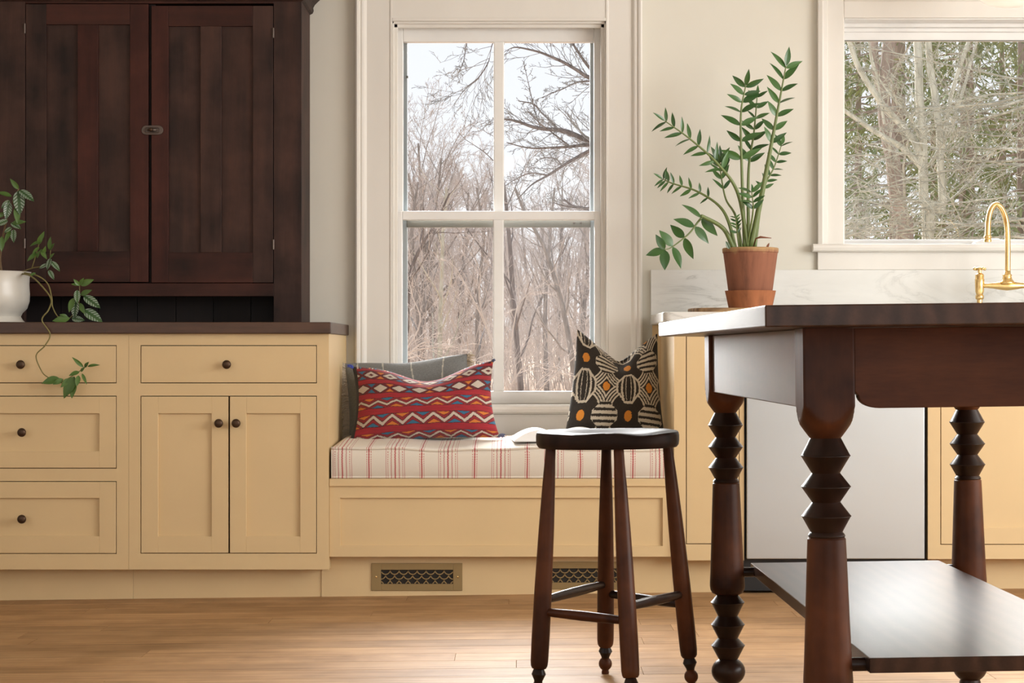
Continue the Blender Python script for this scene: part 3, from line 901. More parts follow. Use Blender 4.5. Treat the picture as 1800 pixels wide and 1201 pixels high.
def apron_poly(a, c, zt, zb, r):
    pts = [(a, zt), (a, zb + r * 1.3)]
    pts += [(a + 0.006 + r * 1.6 * (1 - math.cos(t)), zb + r - r * math.sin(t)) for t in [PI / 2 * i / 8 for i in range(9)]]
    pts += [(c - 0.006 - r * 1.6 * (1 - math.cos(t)), zb + r - r * math.sin(t)) for t in [PI / 2 * i / 8 for i in range(8, -1, -1)]]
    return pts + [(c, zb + r * 1.3), (c, zt)]
for ys in (-1, 1):
    yc = ys * (LY + BH - 0.020)
    MB().prism(apron_poly(-LX + BH + 0.0005, LX - BH - 0.0005, TBOT - 0.0005, 0.711, 0.022), yc - 0.011, yc + 0.011).build('apron', M['cherry_h'], tb, bevel=0.0015)
for xs_ in (-1, 1):
    xc = xs_ * (LX + BH - 0.020)
    MB().box(xc - 0.011, xc + 0.011, -LY + BH + 0.0005, LY - BH - 0.0005, 0.711, TBOT - 0.0005).build('apron', M['cherry_y'], tb, bevel=0.002)
SB, SW, SL = 0.0255, 0.228, 0.68
MB().box(-SW, SW, -SL, SL, 0.296 - SB, 0.296).build('shelf', M['tabletop'], tb, bevel=0.0015, seg=2)
for lx in (-1, 1):
    for ly in (-1, 1):
        MB().tube([(lx * (LX - 0.030), ly * LY, 0.279), (lx * (SW - 0.02), ly * LY, 0.279)], 0.0118, 16).build('peg', M['ebony'], tb, smooth=False, autosmooth=40)

# ================================================================== stool
SC = Vector((0.2256, 4.306 - CAM, 0))
sr = local_root('bar_stool', (SC.x, SC.y, floor_z(SC.x)), (0, TILT, 0), label='dark wooden stool with scooped seat and turned feet', cat='stool')
def seat_mesh():
    q = MB()
    nr, na = 18, 96
    hw, hd = 0.1665, 0.152
    cx_ = (1073 - VX) * 4.3 / FPX - SC.x
    def out(a):
        e = 2.5
        c, s = math.cos(a), math.sin(a)
        r = (abs(c / hw) ** e + abs(s / hd) ** e) ** (-1 / e)
        return r * c, r * s
    def top(x, y):
        u, v = x / hw, y / hd
        rr = math.hypot(u, v * 0.95)
        dish = 0.016 * (1 - smoothstep(0.30, 0.92, math.hypot(u * 1.02, (v - 0.12) * 0.95)))
        front = smoothstep(-0.2, -1.0, v) if False else max(0, min(1, (-v - 0.15) / 0.85))
        lob = 0.007 * front * math.exp(-((u - 0.42) / 0.24) ** 2) + 0.003 * front * math.exp(-((u + 0.42) / 0.24) ** 2)
        roll = 0.008 * smoothstep(0.90, 1.0, rr)
        return 0.6235 - dish - lob - roll * 0.4
    rings = []
    for i in range(nr + 1):
        t = i / nr
        ring = []
        for j in range(na):
            x, y = out(2 * PI * j / na)
            x *= max(t, 0.002); y *= max(t, 0.002)
            ring.append((x + cx_, y, top(x, y)))
        rings.append(ring)
    base = rings[-1]
    o = [out(2 * PI * j / na) for j in range(na)]
    for k, dz in ((1.012, -0.003), (1.018, -0.008), (1.018, -0.018), (1.010, -0.026), (0.985, -0.031)):
        ring = []
        for j in range(na):
            zt = base[j][2]
            zb = 0.5845
            f = -dz / 0.031
            ring.append((o[j][0] * k + cx_, o[j][1] * k, zt + (zb - zt) * f))
        rings.append(ring)
    rings.append([(o[j][0] * 0.02 + cx_, o[j][1] * 0.02, 0.5845) for j in range(na)])
    return q.rings(rings[::-1], True)
seat_mesh().build('seat', M['seat'], sr, autosmooth=50)
feet = {'FL': (0.0365, 4.224, 0.075, 4.235), 'near': (0.2495, 4.081, 0.2305, 4.185), 'right': (0.4105, 4.361, 0.3545, 4.325), 'back': (0.2103, 4.558, 0.2140, 4.430)}
ends = {}
for k, (fx, fzd, tx, tzd) in feet.items():
    a = Vector((fx - SC.x, fzd - 4.306, 0.0))
    c = Vector((tx - SC.x, tzd - 4.306, 0.592))
    ends[k] = (a, c)
    d = (c - a).normalized()
    rot = Vector((0, 0, 1)).rotation_difference(d)
    LL = (c - a).length
    def put(prof, nm, mt, parent):
        q = MB().lathe(prof, 28)
        R = rot.to_matrix()
        q.v = [tuple(a + R @ Vector(v)) for v in q.v]
        return q.build(nm, mt, parent, autosmooth=28)
    lg = put([(0.0110, 0.0730), (0.0165, 0.0735), (0.0195, 0.079), (0.0207, 0.090), (0.0212, 0.15), (0.0205, 0.26), (0.0180, 0.40), (0.0150, 0.50), (0.0125, 0.56), (0.0118, LL - 0.004), (0.0118, LL)], 'leg', M['cherry'], sr)
    put([(0.0110, 0.0745), (0.0125, 0.0715), (0.0165, 0.0610), (0.0170, 0.0600), (0.0165, 0.0590), (0.0105, 0.0465), (0.0100, 0.0440)], 'turned_bead', M['ebony'], lg)
    put([(0.0100, 0.0450)] + [(0.0168 * math.cos(t), 0.0265 + 0.0175 * math.sin(t)) for t in [math.radians(x) for x in (55, 40, 20, 0, -20, -40, -60)]] + [(0.0085, 0.0085), (0.0092, 0.006), (0.0092, 0.0)], 'ball_foot', M['cherry'], lg)
def at_h(k, z):
    a, c = ends[k]
    return a + (c - a) * (z / c.z)
for k1, k2, h1, h2 in (('FL', 'near', 0.205, 0.198), ('near', 'right', 0.229, 0.226), ('right', 'back', 0.200, 0.208), ('back', 'FL', 0.232, 0.231)):
    p, r_ = at_h(k1, h1), at_h(k2, h2)
    pts = [p.lerp(r_, t) for t in (0.03, 0.1, 0.3, 0.5, 0.7, 0.9, 0.97)]
    MB().tube(pts, [0.0085, 0.0098, 0.0112, 0.0118, 0.0112, 0.0098, 0.0085], 16).build('rung', M['cherry'] if k1 in ('FL',) else M['ebony'], sr, smooth=True)

# ================================================================== brass bridge faucet
FY = -0.22
fz = CAM + FY
def FX(px): return sx(px, FY)
def FZ(py): return sz(py, FY)
fc = empty('bridge_faucet', (FX(1770), FY, RTOP), label='polished brass bridge faucet with tall arched spout', cat='faucet')
v1, v2 = FX(1722), FX(1818)
sc_ = FX(1770.5)
sp = spline([(sc_ + 0.002, FY, FZ(498)), (FX(1771.5), FY, FZ(470)), (FX(1771.5), FY, FZ(430)), (FX(1769.5), FY, FZ(392)), (FX(1760), FY - 0.01, FZ(368)), (FX(1748), FY - 0.02, FZ(360.5)),
             (FX(1738), FY - 0.03, FZ(370)), (FX(1732.5), FY - 0.037, FZ(390)), (FX(1731), FY - 0.04, FZ(420))], 40)
MB().tube(sp, 0.0095, 18).build('spout', M['gold'], fc, smooth=True)
MB().lathe([(0.0105, 0.012), (0.0125, 0.010), (0.0135, 0.004), (0.0115, 0.0), (0.0135, -0.004), (0.0130, -0.011), (0.010, -0.012)], 20, (FX(1731), FY - 0.04, FZ(421))).build('nozzle', M['gold'], fc, autosmooth=40)
bz = FZ(502)
br = []
for t, r in ((0, 0.0085), (0.12, 0.0085), (0.25, 0.0105), (0.38, 0.0145), (0.5, 0.017), (0.62, 0.0145), (0.75, 0.0105), (0.88, 0.0085), (1, 0.0085)):
    br.append((v1 + (v2 - v1) * t, r))
MB().tube([(x, FY, bz - 0.001 * math.sin(PI * (x - v1) / (v2 - v1))) for x, r in br], [r for x, r in br], 20).build('bridge', M['gold'], fc, smooth=True)
MB().lathe([(0.030, 0.000), (0.024, 0.008), (0.0175, 0.016), (0.0145, 0.026), (0.0165, 0.029), (0.0165, 0.032), (0.0125, 0.034), (0.0115, 0.046)], 24, (sc_, FY, bz + 0.006)).build('spout_base', M['gold'], fc, smooth=True)
for vx in (v1, v2):
    vb = MB().lathe([(0.0095, RTOP - FZ(502)), (0.0200, RTOP - FZ(502)), (0.0200, RTOP - FZ(502) + 0.006), (0.0095, RTOP - FZ(502) + 0.010), (0.0095, -0.050), (0.0140, -0.047), (0.0150, -0.041), (0.0140, -0.035),
                     (0.0115, -0.032), (0.0150, -0.022), (0.0160, 0.0), (0.0165, 0.016), (0.0160, 0.018), (0.0170, 0.019), (0.0170, 0.021), (0.0150, 0.023),
                     (0.0155, 0.036), (0.0120, 0.041), (0.0065, 0.044), (0.0065, 0.056)], 24, (vx, FY, bz)).build('valve', M['gold'], fc, autosmooth=50)
    hz = bz + 0.0585
    MB().lathe([(0.006, -0.004), (0.012, -0.002), (0.012, 0.003), (0.008, 0.006), (0.0005, 0.0065)], 20, (vx, FY, hz)).build('handle_cap', M['gold'], vb, smooth=True)
    for k in range(4):
        an = PI * k / 2 + 0.3
        d = Vector((math.cos(an), math.sin(an), 0))
        c = Vector((vx, FY, hz))
        MB().tube([c + d * 0.008, c + d * 0.016, c + d * 0.0185, c + d * 0.022, c + d * 0.026], [0.0035, 0.003, 0.0055, 0.006, 0.0022], 10).build('handle_arm', M['gold'], vb, smooth=True)

# ================================================================== pendant lamp over the sink
LYP = -0.45
lx_, lz_ = sx(1779, LYP), sz(11.5, LYP)
pd = empty('pendant_lamp', (lx_, LYP, lz_), label='opal glass pendant lamp hanging above the sink window', cat='lamp')
def opal():
    t = NT('lit_opal_glass').set(color=(0.86, 0.83, 0.77), rough=0.2)
    w = t.n('TexWave', wave_type='RINGS', rings_direction='Z')
    t.set(emit=(1.0, 0.91, 0.78), emit_s=0.25)
    return t.m
M['opal'] = opal()
prof = [(0.001, 0.0), (0.030, 0.001), (0.060, 0.0045), (0.085, 0.012), (0.104, 0.024), (0.122, 0.045), (0.130, 0.070), (0.126, 0.095), (0.108, 0.125), (0.080, 0.148), (0.055, 0.160), (0.050, 0.175)]
MB().lathe(prof, 48, (lx_, LYP, lz_)).build('glass_shade', M['opal'], pd, smooth=True)
MB().lathe([(0.052, 0.168), (0.054, 0.172), (0.054, 0.200), (0.030, 0.212), (0.010, 0.220)], 24, (lx_, LYP, lz_)).build('fitter', M['gold'], pd, autosmooth=40)
MB().tube([(lx_, LYP, lz_ + 0.21), (lx_, LYP, CEIL - 0.01)], 0.006, 10).build('stem', M['gold'], pd)
MB().lathe([(0.06, -0.0005), (0.06, -0.012), (0.03, -0.025), (0.008, -0.028)], 24, (lx_, LYP, CEIL)).build('canopy', M['gold'], pd, autosmooth=40)
# ================================================================== soft furnishings on the bench
def stripe_mat():
    t = NT('red_striped_ticking')
    sp = t.n('SeparateXYZ'); t.l(t.coords(), sp.inputs[0])
    PER, X0 = 0.175, -0.4188
    wob = t.math('MULTIPLY', t.math('SUBTRACT', t.noise(t.coords(), 9, 2), 0.5), 0.006)
    u = t.math('ADD', t.math('SUBTRACT', sp.outputs['X'], X0), wob)
    u = t.math('FLOORED_MODULO', u, PER) if False else t.math('MULTIPLY', t.math('FRACT', t.math('ADD', t.math('DIVIDE', u, PER), 0.5)), PER)
    u = t.math('SUBTRACT', u, PER / 2)               # 0 at the centre of a wide group, +-PER/2 at a narrow one
    au = t.math('ABSOLUTE', u)
    run = t.math('SUBTRACT', sp.outputs['Z'], sp.outputs['Y'])
    dash = t.math('GREATER_THAN', t.math('SINE', t.math('MULTIPLY', run, 2 * PI / 0.0062)), -0.15)
    zig = t.math('MULTIPLY', t.math('PINGPONG', run, 0.0035), 0.5)
    def line(src, c, w, dashed=False, z=False):
        s = t.math('ADD', src, zig) if z else src
        m = t.math('LESS_THAN', t.math('ABSOLUTE', t.math('SUBTRACT', s, c)), w)
        return t.math('MULTIPLY', m, dash) if dashed else m
    tot = line(au, 0.0308, 0.0007)
    for m in (line(au, 0.0245, 0.0011, True), line(au, 0.0140, 0.0011, False, True), line(u, 0.0006, 0.0021, False, True),
              line(au, PER / 2 - 0.0072, 0.0010, True), line(au, PER / 2, 0.0014, False, True)):
        tot = t.math('MAXIMUM', tot, m)
    weave = t.noise(t.coords((260, 260, 260)), 3, 2)
    base = t.mix(weave, (0.66, 0.59, 0.49), (0.78, 0.72, 0.63))
    t.set(color=t.mix(tot, base, (0.45, 0.10, 0.095)), rough=0.9, sheen=0.15)
    t.bump(weave, 0.35, 0.001)
    return t.m
M['ticking'] = stripe_mat()
cu0, cu1 = sx(581.5, BF) + 0.002, sx(1183, BF) - 0.006
cyf, cyb = BF - 0.006, -0.055
SEATZ = BZ(841.5)
def cushion_section(x):
    e = min(x - cu0, cu1 - x)
    k = 1 - 0.55 * max(0, 1 - e / 0.03) ** 2          # rounding towards both ends
    zf = 0.4925 + 0.0035 * math.sin(x * 11.0 + 1.0) + 0.002 * math.sin(x * 27)
    z0 = SEATZ + 0.0006
    pts = []
    for i in range(9):                                # front face, bottom to top
        s = i / 8
        pts.append((cyf - 0.009 * k * math.sin(PI * s) + (0.003 if i in (0, 8) else 0), z0 + (zf - z0) * s))
    n = 22
    for i in range(1, n):
        s = i / n
        pts.append((cyf + (cyb - cyf) * s, zf - 0.002 + 0.028 * k * math.sin(PI * min(1, s * 1.1) * 0.5) ** 0.7 * (1 if s < 0.8 else 1 - (s - 0.8) * 0.4)))
    for i in range(7):
        s = 1 - i / 6
        pts.append((cyb + 0.006 * math.sin(PI * s), z0 + (zf - z0) * s))
    return pts
q = MB()
N = 170
q.rings([[(cu0 + (cu1 - cu0) * i / N, y, z) for y, z in cushion_section(cu0 + (cu1 - cu0) * i / N)] for i in range(N + 1)], True)
ccx = (cu0 + cu1) / 2
cush = empty('seat_cushion', (0, -0.3, SEATZ), label='red and cream striped box cushion lying on the window bench', cat='cushion')
co = q.build('cushion_body', M['ticking'], cush, autosmooth=60, loc=(0, 0, 0))
for idx in (0, 8):
    pts = []
    for i in range(N + 1):
        x = cu0 + (cu1 - cu0) * i / N
        y, z = cushion_section(x)[idx]
        pts.append((x, y - 0.001, z + (0.0045 if idx == 0 else 0)))
    MB().tube(pts, 0.0048, 8).build('piping', M['ticking'], cush, smooth=True, loc=(0, 0, 0))
def cush_top(x, y):
    best = None
    for (yy, z) in cushion_section(x)[9:31]:
        if best is None or abs(yy - y) < best[0]: best = (abs(yy - y), z)
    return best[1]

def vcol_mat(name, rough=0.9, bump=0.3, bscale=400, sheen=0.2):
    t = NT(name)
    a = t.n('VertexColor', layer_name='dye')
    n = t.noise(t.coords(), bscale, 2)
    t.set(color=t.mix(0.25, a.outputs['Color'], t.mix(n, (0.55, 0.55, 0.55), (1.3, 1.3, 1.3)), 'MULTIPLY'), rough=rough, sheen=sheen)
    t.bump(n, bump, 0.0015)
    return t.m
def pillow_grid(w, h, T, nu, nv, dip, dipw, pinch, fold=0.0, taper=0.0, dipx=0.0, vee=False):
    F, B = [], []
    for j in range(nv + 1):
        t = -1 + 2 * j / nv
        for i in range(nu + 1):
            s = -1 + 2 * i / nu
            th = T / 2 * max(0.0, (1 - abs(s) ** 2.4)) ** 0.62 * max(0.0, (1 - abs(t) ** 2.4)) ** 0.62
            x = w / 2 * s * (1 - pinch * (1 - t * t) * 0.9 * abs(s)) * (1 - taper * (t + 1) / 2)
            z = h / 2 * t * (1 - pinch * (1 - s * s) * 0.8 * abs(t)) + h / 2
            d = math.exp(-((s - dipx) / dipw) ** 2) if not vee else max(0.0, 1 - (abs(s - dipx) ** 2 + 0.012) ** 0.5 / (1.0 + dipx * (1 if s < dipx else -1))) ** 1.15
            z -= dip * d * max(0, (t + 0.35) / 1.35) ** 1.6
            y_extra = fold * math.exp(-((s - dipx) / (dipw * 0.75)) ** 2) * smoothstep(0.0, 0.75, t) * (1 - smoothstep(0.85, 1.0, t))
            wr = 0.0022 * mnoise.noise(Vector((s * 3.1, t * 3.1, w * 10)))
            F.append((x, -th + y_extra - wr, z))
            B.append((x, th * 0.8 + y_extra * 0.3, z))
    return F, B
def pillow(name, w, h, T, nu, nv, dip, dipw, pinch, color_fn, mat, back, loc, rot, label, fold=0.0, dipx=0.0, taper=0.0, vee=False):
    F, B = pillow_grid(w, h, T, nu, nv, dip, dipw, pinch, fold, taper, dipx, vee)
    n = len(F)
    faces = []
    for j in range(nv):
        for i in range(nu):
            a = j * (nu + 1) + i
            faces.append((a, a + 1, a + nu + 2, a + nu + 1))
            faces.append((n + a, n + a + nu + 1, n + a + nu + 2, n + a + 1))
    me = bpy.data.meshes.new(name)
    me.from_pydata(F + B, [], faces)
    ca = me.color_attributes.new('dye', 'FLOAT_COLOR', 'POINT')
    cols = []
    for j in range(nv + 1):
        for i in range(nu + 1):
            c = color_fn(i / nu, j / nv)
            cols += [c[0], c[1], c[2], 1.0]
    for k in range(n): cols += [back[0], back[1], back[2], 1.0]
    ca.data.foreach_set('color', cols)
    me.materials.append(mat)
    me.polygons.foreach_set('use_smooth', [True] * len(me.polygons))
    root = local_root(name, loc, rot, label=label, cat='pillow')
    o = bpy.data.objects.new('pillow_cover', me)
    col.objects.link(o)
    o.parent = root
    return root

RED, MAR, CRM, ORG, BLU, DRK = (0.31, 0.017, 0.026), (0.135, 0.014, 0.018), (0.55, 0.47, 0.39), (0.55, 0.165, 0.026), (0.032, 0.135, 0.235), (0.030, 0.011, 0.012)
def tri(x):                                           # triangle wave 0..1 with period 1
    x = x % 1.0
    return 2 * x if x < 0.5 else 2 - 2 * x
def kilim(u, v):
    if u < 0.028: return (0.02, 0.018, 0.018)
    jit = 0.004 * math.sin(u * 40) + 0.006 * mnoise.noise(Vector((u * 9, v * 9, 1)))
    v = v + jit
    k = 7.15
    uu = math.floor(u * 170) / 170                    # stepped like the weave
    tooth = 0.010 * (1 if int(u * 170) % 2 else -1)
    def zig(a, b, amp, wd, off):
        vv = (v - a) / (b - a)
        if vv < 0.05 or vv > 0.95: return DRK if int(u * 170) % 2 else MAR
        m = 0.5 + amp * (tri(uu * k + off) - 0.5) * 2
        d = vv - m
        if abs(d) < wd: return CRM if (int(u * 170) + int(v * 300)) % 5 else (0.40, 0.32, 0.26)
        if abs(d) < wd + 0.055 + tooth * 3: return DRK
        cell = int(math.floor(uu * k + off + (0.5 if d > 0 else 0.0)))
        ph = (uu * k + off + (0.5 if d > 0 else 0.0)) % 1.0
        # triangles nested below the peaks and above the valleys
        hgt = (1 - abs(ph - 0.5) * 3.2)
        base = vv if d < 0 else 1 - vv
        if d < 0: hgt = (1 - abs((uu * k + off) % 1.0 - 0.5) * 3.2); cell = int(math.floor(uu * k + off))
        else: hgt = (1 - abs((uu * k + off + 0.5) % 1.0 - 0.5) * 3.2); cell = int(math.floor(uu * k + off + 0.5)) + 1
        hmax = 0.30 if amp > 0.3 else 0.26
        if hgt > 0 and base < 0.07 + hgt * hmax: return (ORG, BLU)[cell % 2]
        if hgt > -0.25 and base < 0.07 + (hgt + 0.22) * hmax: return DRK if abs(hgt) > 9 else MAR
        return (0.25, 0.018, 0.024)
    def diam(a, b, off, dot):
        vv = (v - a) / (b - a)
        if vv < 0.05 or vv > 0.95: return DRK if int(u * 170) % 2 else MAR
        ph = (uu * k + off) % 1.0
        d = abs(ph - 0.5) * 2.0 * 1.12 + abs(vv - 0.5) * 2 * 1.12
        if d < 0.86:
            if dot and d < 0.20: return MAR
            if dot and d < 0.30: return DRK
            return CRM if (int(u * 240) + int(v * 200)) % 3 else (0.45, 0.36, 0.30)
        if d < 1.02 + tooth * 4: return DRK
        cell = int(math.floor(uu * k + off + 0.5))
        dd = abs(((uu * k + off + 0.5) % 1.0) - 0.5) * 2.0
        edge = min(vv, 1 - vv)
        if dd < 0.42 and edge < 0.40 - dd * 0.75 and edge > 0.09: return (ORG, BLU)[cell % 2]
        return MAR
    if v < 0.085: return zig(-0.01, 0.085, 0.26, 0.10, 0.15)
    if v < 0.162: c = RED
    elif v < 0.315: return zig(0.162, 0.315, 0.30, 0.125, 0.40)
    elif v < 0.396: c = RED
    elif v < 0.530: return zig(0.396, 0.530, 0.24, 0.10, 0.18)
    elif v < 0.594: c = RED
    elif v < 0.740: return diam(0.594, 0.740, 0.05, False)
    elif v < 0.795: c = RED
    elif v < 0.935: return diam(0.795, 0.935, 0.55, True)
    elif v < 0.968: c = RED
    else: return ((ORG, CRM, BLU, MAR, DRK)[int(u * 46) % 5]) if int(u * 92) % 2 else MAR
    g = 1 + 0.22 * mnoise.noise(Vector((u * 14, v * 60, 3)))
    return (c[0] * g, c[1] * g, c[2] * g)
M['kilim'] = vcol_mat('woven_kilim', 0.92, 0.35, 320)
M['pile'] = vcol_mat('cut_pile_weave', 0.95, 0.5, 260)
M['grey_weave'] = vcol_mat('grey_wool_weave', 0.95, 0.7, 300)
M['fringe'] = plain('cream_fringe', (0.52, 0.44, 0.34), 0.95)
M['blue_yarn'] = plain('blue_yarn', (0.06, 0.09, 0.42), 0.9)
M['slate_yarn'] = plain('slate_yarn', (0.10, 0.11, 0.18), 0.9)

py_ = -0.335
kp = pillow('kilim_pillow', 0.525, 0.278, 0.150, 440, 230, 0.058, 0.50, 0.085, kilim, M['kilim'], (0.05, 0.02, 0.02),
            (sx(746, py_), py_, cush_top(-0.32, py_) - 0.003), (math.radians(-15), math.radians(-2.6), math.radians(-2)),
            'red patterned woven lumbar pillow leaning on the left end of cushion', fold=0.012, dipx=0.08, taper=0.055)
def tassel(x, z, dx, dz, m):
    q_ = MB()
    rr_ = random.Random(int(x * 1000) + 7)
    for i in range(9):
        e = Vector((x + dx + rr_.uniform(-0.009, 0.009), rr_.uniform(-0.010, 0.006), z + dz + rr_.uniform(-0.006, 0.006)))
        q_.tube([(x, 0, z), tuple(Vector((x, 0, z)).lerp(e, 0.6) + Vector((0, -0.003, 0.003))), tuple(e)], [0.0035, 0.003, 0.0015], 5)
    return q_.build('tassel', M[m], kp, label='yarn corner tassel', kind='stuff')
tassel(-0.245, 0.272, -0.012, 0.006, 'blue_yarn')
tassel(0.245, 0.272, 0.004, 0.004, 'slate_yarn')
tassel(-0.254, 0.006, -0.022, 0.004, 'slate_yarn')
tassel(0.256, 0.004, 0.018, 0.003, 'slate_yarn')

def grey(u, v):
    for c in (0.10, 0.55, 0.80, 0.30):
        if abs(u - c - 0.012 * math.sin(v * 6 + c * 9)) < 0.0045: return (0.55, 0.52, 0.44)
    g = 0.20 + 0.045 * mnoise.noise(Vector((u * 70, v * 70, 0)))
    return (g, g * 1.02, g * 0.99)
gp_y = -0.200
gp = pillow('grey_pillow', 0.440, 0.285, 0.115, 150, 100, 0.012, 0.5, 0.035, grey, M['grey_weave'], (0.2, 0.2, 0.2),
            (sx(723, gp_y), gp_y, cush_top(-0.38, gp_y) - 0.003), (math.radians(-14), math.radians(-4.5), math.radians(1)),
            'grey woven pillow with frayed cream fringe behind the red pillow')
rr_ = random.Random(3)
for sgn in (-1, 1):
    q = MB()
    for i in range(64):
        z = 0.006 + 0.275 * i / 63
        for _ in range(3):
            x = sgn * 0.2185 * (1 - 0.03 * (1 - (z / 0.1425 - 1) ** 2))
            e = Vector((sgn * (0.016 + 0.012 * rr_.random()), rr_.uniform(-0.016, 0.006), rr_.uniform(-0.012, 0.006)))
            p = Vector((x, 0, z))
            q.tube([p, p + e * 0.55 + Vector((0, rr_.uniform(-0.005, 0.002), 0.003)), p + e], [0.0016, 0.0018, 0.001], 4, False)
    q.build('fringe', M['fringe'], gp, kind='stuff', recalc=False, label='frayed cream fringe')

BK, CR2, OR2 = (0.026, 0.019, 0.013), (0.62, 0.55, 0.44), (0.68, 0.25, 0.028)
def ikat(u, v):
    # woven repeat: striped ovals on a half-drop lattice, fans of arcs between them, orange dots in the gaps
    j = 0.012 * mnoise.noise(Vector((u * 60, v * 60, 5))) + 0.009 * mnoise.noise(Vector((u * 130, v * 130, 9)))
    x = (u - 0.60) / 0.485 + j
    y = (v - 0.47) / 0.560 + j * 0.8
    g = 1 + 0.35 * mnoise.noise(Vector((u * 120, v * 40, 2)))
    bk = tuple(c * g for c in BK)
    ix, iy = round(x), round(y)
    ax, ay = abs(x - ix), abs(y - iy)
    def oct_(a, c, hw, hh):
        a, c = a / hw, c / hh
        return max(a, c, (a + c) * 0.76)
    d = oct_(ax, ay, 0.275, 0.300)
    if d < 1:
        if d > 0.86: return CR2
        w_ = (x - ix) / max(0.08, 0.275 * math.sqrt(max(0.05, 1 - (ay / 0.32) ** 2)))
        return CR2 if (abs(w_) * 2.6 + 0.35) % 1.0 > 0.58 and abs(w_) > 0.2 else bk
    hx, hy = math.floor(x) + 0.5, math.floor(y) + 0.5
    bx, by = abs(x - hx), abs(y - hy)
    d = oct_(bx, by, 0.275, 0.225)
    if d < 1:
        if bx / 0.275 + by / 0.6 > 1.0: return CR2
        return CR2 if ((y - hy) / 0.225 * 2.3 + 0.25) % 1.0 > 0.46 else bk
    r = math.hypot(x - ix, (y - hy) * 1.0)
    if 0.37 < r < 0.60 and not (by < 0.22 and bx > 0.30):
        return CR2 if ((r - 0.37) / 0.0575) % 1.0 > 0.46 else bk
    for ddx, ddy in ((x - ix, y - hy), (x - hx, y - iy)):
        if math.hypot(ddx * 1.1, ddy * 1.0) < 0.088: return OR2
    return bk
ip_y = -0.285
pillow('ikat_pillow', 0.358, 0.385, 0.150, 330, 350, 0.112, 0.36, 0.055, ikat, M['pile'], (0.26, 0.22, 0.17),
       (sx(1081, ip_y), ip_y, cush_top(0.32, ip_y) - 0.004), (math.radians(-11), math.radians(3.0), math.radians(6)),
       'black and cream pillow with striped ovals and orange dots', fold=0.030, dipx=0.05, taper=0.20, vee=True)
ik = bpy.data.objects['ikat_pillow']
MB().box(0.164, 0.176, -0.012, -0.0105, 0.018, 0.046).build('care_tag', M['paper'], ik, label='white fabric care tag')

# ------------------------------------------------------------------ open book behind the stool
bk_ = local_root('open_book', (sx(982, -0.40), -0.40, 0.0), (0, 0, math.radians(4)), label='open white paged book lying on cushion behind the stool', cat='book')
def page_block(sign, w, hump, nm):
    n = 24
    prof = []
    for i in range(n + 1):
        t = i / n
        z = 0.006 + hump * math.sin(PI * min(1, t * 1.02)) ** 0.8 * (1 - 0.15 * t)
        prof.append((sign * w * t, z))
    q = MB()
    rows = []
    for yy in (-0.105, -0.05, 0.0, 0.05, 0.105):
        ring = [(x, yy, z) for x, z in prof] + [(x, yy, 0.003) for x, z in reversed(prof)]
        rows.append(ring)
    q.rings(rows, True)
    return q.build(nm, M['paper'], bk_, autosmooth=50)
page_block(-1, 0.158, 0.036, 'left_pages')
page_block(1, 0.170, 0.040, 'right_pages')
MB().box(-0.160, 0.170, -0.110, 0.110, 0.0, 0.0028).build('cover', M['cover'], bk_, bevel=0.001)
bk_.location.z = cush_top(0.13, -0.40) + 0.002

# ================================================================== potted plants
def leaf_mesh(name, mat, wide, fold=0.10, curl=0.12, tip=1.5, n=8):
    v, f = [], []
    for i in range(n + 1):
        t = i / n
        w = wide * (math.sin(PI * t ** 0.85) ** 0.85) * (1 - 0.25 * t ** tip) if 0 < i < n else 0.004
        z = curl * (t - t * t * 1.6)
        v += [(-w, t, z + fold * w), (-w * 0.5, t, z + fold * w * 0.35), (0, t, z - 0.01), (w * 0.5, t, z + fold * w * 0.35), (w, t, z + fold * w)]
    for i in range(n):
        for k in range(4):
            a = i * 5 + k
            f.append((a, a + 1, a + 6, a + 5))
    me = bpy.data.meshes.new(name)
    me.from_pydata(v, [], f)
    me.materials.append(mat)
    me.polygons.foreach_set('use_smooth', [True] * len(f))
    return me
def leaf(me, root, base, d, length, face, roll=0.0, wscale=1.0):
    """a leaf starting at base, pointing along d, its upper side turned towards face"""
    d = Vector(d).normalized()
    nrm = Vector(face) - d * Vector(face).dot(d)
    nrm = nrm.normalized() if nrm.length > 1e-4 else d.orthogonal().normalized()
    side = d.cross(nrm)
    m = Matrix((side, d, nrm)).transposed()
    m = Matrix.Rotation(roll, 3, d) @ m
    o = bpy.data.objects.new('leaf', me)
    col.objects.link(o)
    o.parent = root
    o.location = Vector(base) - worg(root)
    o.rotation_euler = m.to_euler()
    o.scale = (length * wscale, length, length)
    return o

PY = -0.30
P0 = Vector((sx(1319, PY), PY, 0))
bd = MB()
BDX0, BDX1 = sx(1208, PY), sx(1420, PY)
poly = []
for i in range(40):
    a = 2 * PI * i / 40
    wx = (BDX1 - BDX0) / 2 * (1 + 0.05 * math.sin(3 * a + 1))
    poly.append(((BDX0 + BDX1) / 2 + wx * math.copysign(abs(math.cos(a)) ** 0.6, math.cos(a)), PY + 0.115 * math.copysign(abs(math.sin(a)) ** 0.7, math.sin(a))))
bd.extrude_z(poly, RTOP + 0.0003, RTOP + 0.019)
bd.build('cutting_board', M['board'], bevel=0.004, loc=((BDX0 + BDX1) / 2, PY, RTOP), label='olive wood cutting board under the terracotta saucer', cat='board')
ZB = RTOP + 0.0195
def S(px): return px / 505.7
sau = MB().lathe([(0.001, 0.0), (S(38), 0.0), (S(44.5), S(30)), (S(45), S(30.5)), (S(42), S(30.5)), (S(36), 0.008), (0.001, 0.008)], 40, (P0.x, PY, ZB))
sau.build('plant_saucer', M['terra2'], autosmooth=40, loc=(P0.x, PY, ZB), label='orange terracotta saucer under the tall leafy plant', cat='saucer')
